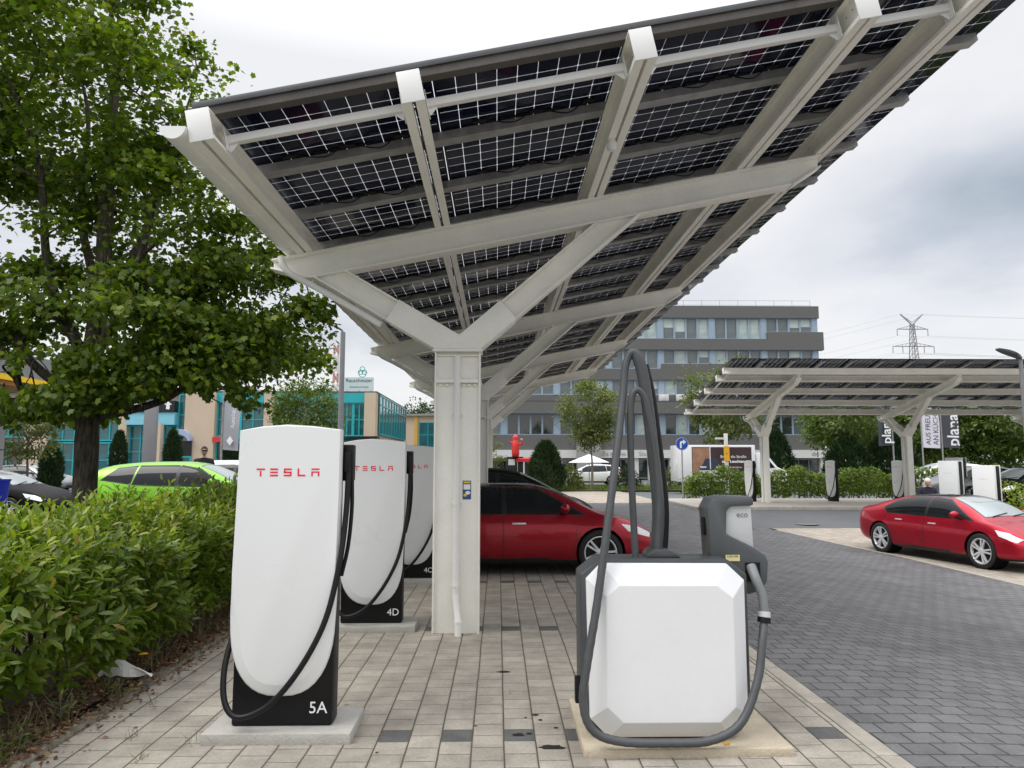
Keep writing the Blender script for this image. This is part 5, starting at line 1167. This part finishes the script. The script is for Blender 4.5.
# filling-station roof at the far left
gs = thing('station_canopy', 'filling station roof with yellow edge and orange soffit at the left edge', 'canopy', (-15.9, 20, 0))
b = MB(); b.box(-15, 0, -9, 5.9, 4.62, 5.4); b.build('roof', M('grey_fascia', (.22, .225, .23), .5, var=.06), gs)
b = MB(); b.box(-15, .05, -9, 5.95, 4.44, 4.617); b.build('yellow_edge', M('yellow_edge', (.85, .55, .01), .4, var=.03), gs)
b = MB(); b.box(-15, -.1, -9, 5.8, 4.3, 4.437); b.build('soffit', M('orange_soffit', (.50, .24, .07), .6, var=.15, vscale=1.), gs)
b = MB(); b.box(-1.95, -1.05, 3.9, 4.8, .2, 4.297); b.build('pillar', M('grey_pillar', (.25, .26, .27), .5, var=.08), gs)
b = MB()
for z in (1.2, 2.2, 3.2): b.box(-1.96, -1.04, 3.89, 4.81, z, z+.03)
b.build('panel_joints', TRIMB, gs, smooth=0)

# ------------------------------------------------------------------ signs, poles, odds and ends
def arrow_sign():
    o = thing('arrow_sign', 'round blue sign with white right-turn arrow on a grey post by the hedge', 'traffic sign', (8.56, 33, .1))
    b = MB(); b.tube([(0, .04, -.1), (0, .04, 2.85)], .032, 10); b.build('post', GALV, o)
    b = MB(); b.lathe([(.001, .0), (.30, 0), (.30, .02), (.001, .02)], 40, Matrix.Translation((0, 0, 2.54)) @ Matrix.Rotation(PI/2, 4, 'X'), False); b.build('disc', M('blue_sign', (.012, .075, .42), .4, var=.03), o)
    b = MB(); b.tube([(.285*math.cos(q), -.0215, 2.54+.285*math.sin(q)) for q in np.linspace(0, 2*PI, 40)], .006, 6, False)
    P = [(-.10, 2.34), (-.10, 2.58), (-.085, 2.64), (-.03, 2.67), (.05, 2.67), (.05, 2.755), (.19, 2.63), (.05, 2.505), (.05, 2.59), (.0, 2.59), (-.02, 2.57), (-.02, 2.34)]
    b.prism(P, 'y', -.024, -.0205); b.build('arrow', WHITEP, o, smooth=0)
arrow_sign()
o = thing('info_post', 'white post carrying a small orange-yellow sign in front of the van', 'sign', (11.65, 36.2, .1))
b = MB(); b.box(-.09, .09, -.06, .06, -.1, 3.15); b.build('post', SHOPW, o, bevel=.01); b = MB(); b.box(-.14, .14, -.09, -.062, 1.75, 2.5); b.build('sign_plate', M('orange_plate', (.80, .40, .015), .5, var=.04), o); text('lettering', 'T', .16, TRIMB, o, (0, -.092, 2.1)); b = MB(); b.box(-.55, -.092, -.04, .04, 2.85, 2.95); b.build('arm', SHOPW, o)
def flag(name, label, x, y, z0, z1, w, side, mat, writing, group, post_h, fine=1.):
    o = thing(name, label, 'flag', (x, y, .06), 0, group); b = MB(); b.tube([(0, 0, -.1), (0, 0, post_h)], [.055, .035], 10); b.tube([(0, 0, z1+.04), (side*w, 0, z1+.04)], .018, 6); b.build('flagpole', GALV, o)
    nx, nz2 = 10, 24; b = MB()
    def yy(u, v): return .07*math.sin(u*5+v*3)*u+.05*math.sin(v*7+u*2)*u
    def pt(i, j, e=0): u, v = i/nx, j/nz2; return (side*(.05+w*u), yy(u, v)+e, z0+(z1-z0)*v-.05*u*(1-v))
    for e in (-.003, .003):
        V = [[b.bm.verts.new(pt(i, j, e)) for i in range(nx+1)] for j in range(nz2+1)]
        for j in range(nz2):
            for i in range(nx): b.face([V[j][i], V[j][i+1], V[j+1][i+1], V[j+1][i]])
    c = b.build('cloth', mat, o, smooth=180)
    for s_, size, xf, zf, m_ in writing:
        me = text_mesh(s_, size, 0.002, 'LEFT', offset=.012 if size > .6 else 0); q = text('lettering', s_, size, m_, o, (0, 0, 0), align='LEFT', offset=.012 if size > .6 else 0.)
        q.rotation_euler = (0, 0, 0)
        for v in q.data.vertices:      # lettering runs up the cloth and follows its folds
            a_, h_ = v.co.x, v.co.y; u = min(1, max(0, xf-h_/w*side)); vz = zf+a_/(z1-z0); dz = v.co.z
            v.co = Vector((side*(.05+w*u), yy(u, vz)-.012+dz*.5, z0+(z1-z0)*vz-.05*u*(1-vz)))
    return o
DGF = M('dark_flag_cloth', (.06, .065, .075), .8, var=.08); WF = M('white_flag_cloth', (.70, .68, .74), .8, var=.04); GF = M('grey_flag_cloth', (.36, .37, .39), .8, var=.06)
FG = 'flags behind the second far column'
flag('banner_flag', 'white flag printed AUS FREUDE AN KÜCHEN in dark capitals', 25.3, 42, 2.6, 6.4, 1.02, 1, WF, [('AUS FREUDE', .40, .36, .05, DGF), ('AN KÜCHEN', .40, .78, .05, DGF)], FG, 6.6)
flag('banner_flag', 'dark grey flag with big white lettering right of the white flag', 26.5, 42, 2.6, 6.4, 1.0, 1, DGF, [('plana', .92, .66, .03, WHITEP)], FG, 6.6)
f_ = flag('banner_flag', 'dark grey flag with white lettering left of the second far column', 24.1, 43, 2.75, 6.4, .85, -1, DGF, [], FG, 6.6)
q = text('lettering', 'plana', .8, WHITEP, f_, (-.42, -.13, 2.85), (0, 0, 0), align='LEFT', offset=.012); q.rotation_euler = Matrix(((0, -1, 0), (0, 0, -1), (1, 0, 0))).to_euler()
g_ = flag('banner_flag', 'light grey banner with vertical white lettering by the teal building', -11.55, 30, 2.25, 4.6, .66, 1, GF, [('Autohaus', .25, .62, .38, WHITEP)], None, 4.8)
b = MB(); b.prism([(.36, 2.42), (.5, 2.62), (.36, 2.82), (.22, 2.62)], 'y', -.075, -.06); b.build('diamond_emblem', WHITEP, g_, smooth=0)
o = thing('totem_sign', 'grey slab totem with overhanging cap in front of the teal building', 'sign', (-16.95, 35, .4))
b = MB(); b.box(-.3, .3, -.1, .12, 0, 4.5); b.build('slab', M('totem_grey', (.20, .205, .21), .5, var=.05), o, bevel=.01); b = MB(); b.box(-.45, .42, -.16, .18, 4.503, 4.68); b.build('cap', M('totem_cap', (.30, .30, .30), .5, var=.05), o, bevel=.01)
def lamp(label, loc, h, reach, group, fat=1.):
    o = thing('street_lamp', label, 'street lamp', loc, 0, group); b = MB(); b.tube([(0, 0, -.1), (0, 0, 1), (0, 0, h)], [.075*fat, .065*fat, .055*fat], 12); b.build('post', STEEL, o)
    b = MB(); n_ = 9
    for i in range(n_):
        t0, t1 = i/n_, (i+1)/n_
        f = lambda t_: (reach*(1-t_) if True else 0, .04+.10*math.sin(min(1, t_*1.15)*PI*.8)*1, h+.02+.26*(1-t_)**1.0*math.sin(.9))
        (xa, ta, za), (xb, tb_, zb) = f(1-t0), f(1-t1); wa, wb = .07+.10*math.sin(t0*PI*.95), .07+.10*math.sin(t1*PI*.95)
        za = h-.03+.30*t0**.7; zb = h-.03+.30*t1**.7; th0, th1 = .045+.05*(1-t0), .045+.05*(1-t1)
        b.hexa([(xa, -wa, za), (xb, -wb, zb), (xb, wb, zb), (xa, wa, za), (xa, -wa, za+th0), (xb, -wb, zb+th1), (xb, wb, zb+th1), (xa, wa, za+th0)])
    bmesh.ops.remove_doubles(b.bm, verts=b.bm.verts, dist=.001); b.build('lamp_head', GREYD, o, smooth=60); return o
lamp('grey street lamp at the right edge, its curved head over the far carport', (15.22, 20.2, H(14.86, 20.2)), 5.1, -.66, None)
lamp('slim grey street lamp rising behind the nearest charger', (-6.62, 30, .3), 7.0, -.45, None, 1.9)
# pylon and its wires
py = thing('power_pylon', 'lattice power pylon standing far off above the far carport', 'pylon', (149.6, 250, 0))
b = MB()
def lat(z0, z1, w0, w1, n_):
    for i in range(n_):
        a0, a1 = i/n_, (i+1)/n_; za, zb = z0+(z1-z0)*a0, z0+(z1-z0)*a1; wa, wb = w0+(w1-w0)*a0, w0+(w1-w0)*a1
        for s1 in (-1, 1):
            for s2 in (-1, 1): b.bar((s1*wa, s2*wa, za), (s1*wb, s2*wb, zb), .22, .22)
            b.bar((-wa*s1, -wa, za), (wb*s1, -wb, zb), .13, .13); b.bar((s1*wa, wa, za), (s1*wb, -wb, zb), .13, .13)
lat(0, 30, 3.2, 1.5, 8); lat(30, 51.5, 1.5, .5, 10); b.build('tower', GALV, py, smooth=0)
for (z, w) in ((49.5, 5.6), (43.2, 7.5)):
    b = MB()
    for s1 in (-1, 1):
        b.bar((0, -.4, z), (s1*w, 0, z), .22, .22); b.bar((0, .4, z), (s1*w, 0, z), .22, .22); b.bar((0, 0, z+1.5), (s1*w, 0, z), .16, .16)
        for k in range(1, 5): b.bar((s1*w*k/5, 0, z), (s1*w*(k-.5)/5, 0, z+1.5*(1-(k-.5)/5)), .1, .1)
        for q in ((1., .52) if w > 6 else (1.,)): b.bar((s1*w*q, 0, z), (s1*w*q, 0, z-2.4), .2, .2)
    b.build('crossarm', GALV, py, smooth=0)
b = MB()
for s1 in (-1, 1): b.bar((0, 0, 51), (s1*4.1, 0, 55), .35, .35); b.bar((0, 0, 52), (s1*4.1, 0, 55), .2, .2)
b.build('horn', GALV, py, smooth=0)
b = MB()
for (x, z) in ((-5.6, 47.1), (5.6, 47.1), (-7.5, 40.8), (7.5, 40.8), (-3.9, 40.8), (3.9, 40.8), (-4.1, 55), (4.1, 55)):
    b.tube([(x-150*t_, 160*t_*.9, z-34*t_*(1-t_)*1.9-12*t_) if False else (x+(-170*t_), 120*t_, z-40*t_+26*t_*t_) for t_ in np.linspace(0, 1, 14)], .028, 4, False)
    b.tube([(x+220*t_, -20*t_, z-14*t_+12*t_*t_) for t_ in np.linspace(0, 1, 14)], .028, 4, False)
b.build('wires', GALV, py, smooth=0)
cr = thing('tower_crane', 'thin red and white crane mast far beyond the teal building', 'crane', (-34.4, 150, 0))
for i in range(13):
    b = MB(); z0 = i*2.05
    for s1 in (-1, 1):
        for s2 in (-1, 1): b.bar((s1*.45, s2*.45, z0), (s1*.45, s2*.45, z0+2.0), .14, .14)
        b.bar((-.45*s1, -.45, z0), (.45*s1, -.45, z0+2.0), .11, .11); b.bar((-.45*s1, .45, z0), (.45*s1, .45, z0+2.), .11, .11)
    b.build('mast_section', M('crane_red', (.42, .16, .12), .5, var=.08) if i in (9, 12) else M('crane_white', (.60, .56, .53), .5, var=.05), cr, smooth=0)
# shop front furniture
o = thing('inflatable_figure', 'red inflatable figure with raised arms on the snack kiosk', 'inflatable', (1.35, 55, 2.2))
b = MB(); b.lathe([(.26, 0), (.30, .3), (.29, .8), (.27, 1.15), (.20, 1.25), (.23, 1.4), (.22, 1.55), (.12, 1.68), (.001, 1.72)], 18); b.tube(catmull([(.22, 0, 1.0), (.42, -.02, .95), (.5, -.05, 1.1), (.47, -.06, 1.25)], 5), .085, 10); b.tube(catmull([(-.22, 0, 1.05), (-.38, 0, 1.08), (-.46, 0, 1.2)], 5), .08, 10)
bo_ = b.build('body', M('red_inflatable', (.62, .03, .03), .45, var=.06), o, smooth=180); b = MB(); b.ball((.47, -.07, 1.32), .11, .1, .09); b.build('hand', SKIN, o)
o = thing('snack_kiosk', 'black kiosk with red awning beside the dark conifer', 'kiosk', (1.2, 55.2, .06))
b = MB(); b.box(-.55, .75, 0, 1.2, 0, 2.15); b.build('counter', TRIMB, o, bevel=.03); b = MB(); b.prism([(-.25, 1.75), (-.25, 1.98), (.25, 2.1), (.25, 1.75)], 'x', .2, 1.9); b.build('awning', M('red_awning', (.55, .02, .03), .6, var=.05), o); b = MB(); b.box(-.4, .1, -.02, -.002, 1.5, 1.95); b.build('menu_board', SHOPW, o)
for x in (.3, 1.85):
    b = MB(); b.tube([(x, -.2, 0), (x, -.2, 1.75)], .03, 8); b.build('awning_post', GALV, o)
o = thing('parasol', 'white market parasol over the parked white car', 'parasol', (6.45, 50.5, .06))
b = MB(); b.tube([(0, 0, 0), (0, 0, 2.3)], .03, 8); b.build('pole', GALV, o); b = MB(); b.lathe([(1.45, 1.68), (1.45, 1.72), (.75, 2.0), (.02, 2.28), (.02, 2.26), (.72, 1.97), (1.4, 1.69)], 8, None, False); b.build('canopy', M('white_canvas', (.75, .75, .75), .8, var=.04), o, smooth=0)
o = thing('beach_flag', 'tall white banner pole behind the vacuum hose', 'flag', (10.3, 49, .06))
b = MB(); b.tube([(0, 0, 0), (0, 0, 3.7)], .03, 8); b.build('pole', GALV, o); b = MB(); b.prism([(.02, .5), (.02, 3.6), (.25, 3.5), (.5, 3.0), (.55, .5)], 'y', -.012, .012); b.build('cloth', M('white_canvas'), o)
o = thing('squeegee_bucket', 'blue windscreen-washing bucket on a post at the left edge', 'bucket', (-9.62, 14, H(-9.6, 14)))
b = MB(); b.tube([(0, 0, 0), (0, 0, .85)], .04, 10); b.box(-.2, .2, -.16, .16, 0, .05); b.build('stand', GALV, o); b = MB(); b.lathe([(.15, .83), (.19, 1.27), (.205, 1.27), (.205, 1.30), (.18, 1.30), (.14, .87), (.001, .87)], 20); b.build('bucket', M('blue_bucket', (.012, .03, .42), .4, var=.06), o); b = MB(); b.tube([(-.05, 0, .95), (-.17, 0, 1.5)], .014, 8); b.bar((-.12, -.1, 1.5), (-.21, .1, 1.5), .03, .05); b.build('squeegee', GALV, o)
o = thing('column_sticker', 'small blue, white and yellow notice stuck on the front canopy column', 'sticker', (-.335, 7.749, 1.5))
b = MB(); b.box(-.045, .045, -.003, -.0005, -.1, .1); b.build('backing', M('sticker_blue', (.03, .09, .24), .5, var=.1), o); b = MB(); b.box(-.036, .036, -.005, -.0035, .005, .06); b.ball((.01, -.0035, -.03), .028, .002, .02); b.build('white_print', WHITEP, o); b = MB(); b.ball((-.018, -.004, -.055), .018, .003, .016); b.build('yellow_print', M('yellow_edge'), o); b = MB(); b.box(-.036, .036, -.005, -.0035, .072, .09); b.build('title_print', M('yellow_edge'), o)
for k_, o in enumerate([o for o in bpy.data.objects if o.parent is None and 'category' not in o and o.type == 'MESH' and 'kind' not in o]): print('UNTAGGED', o.name)
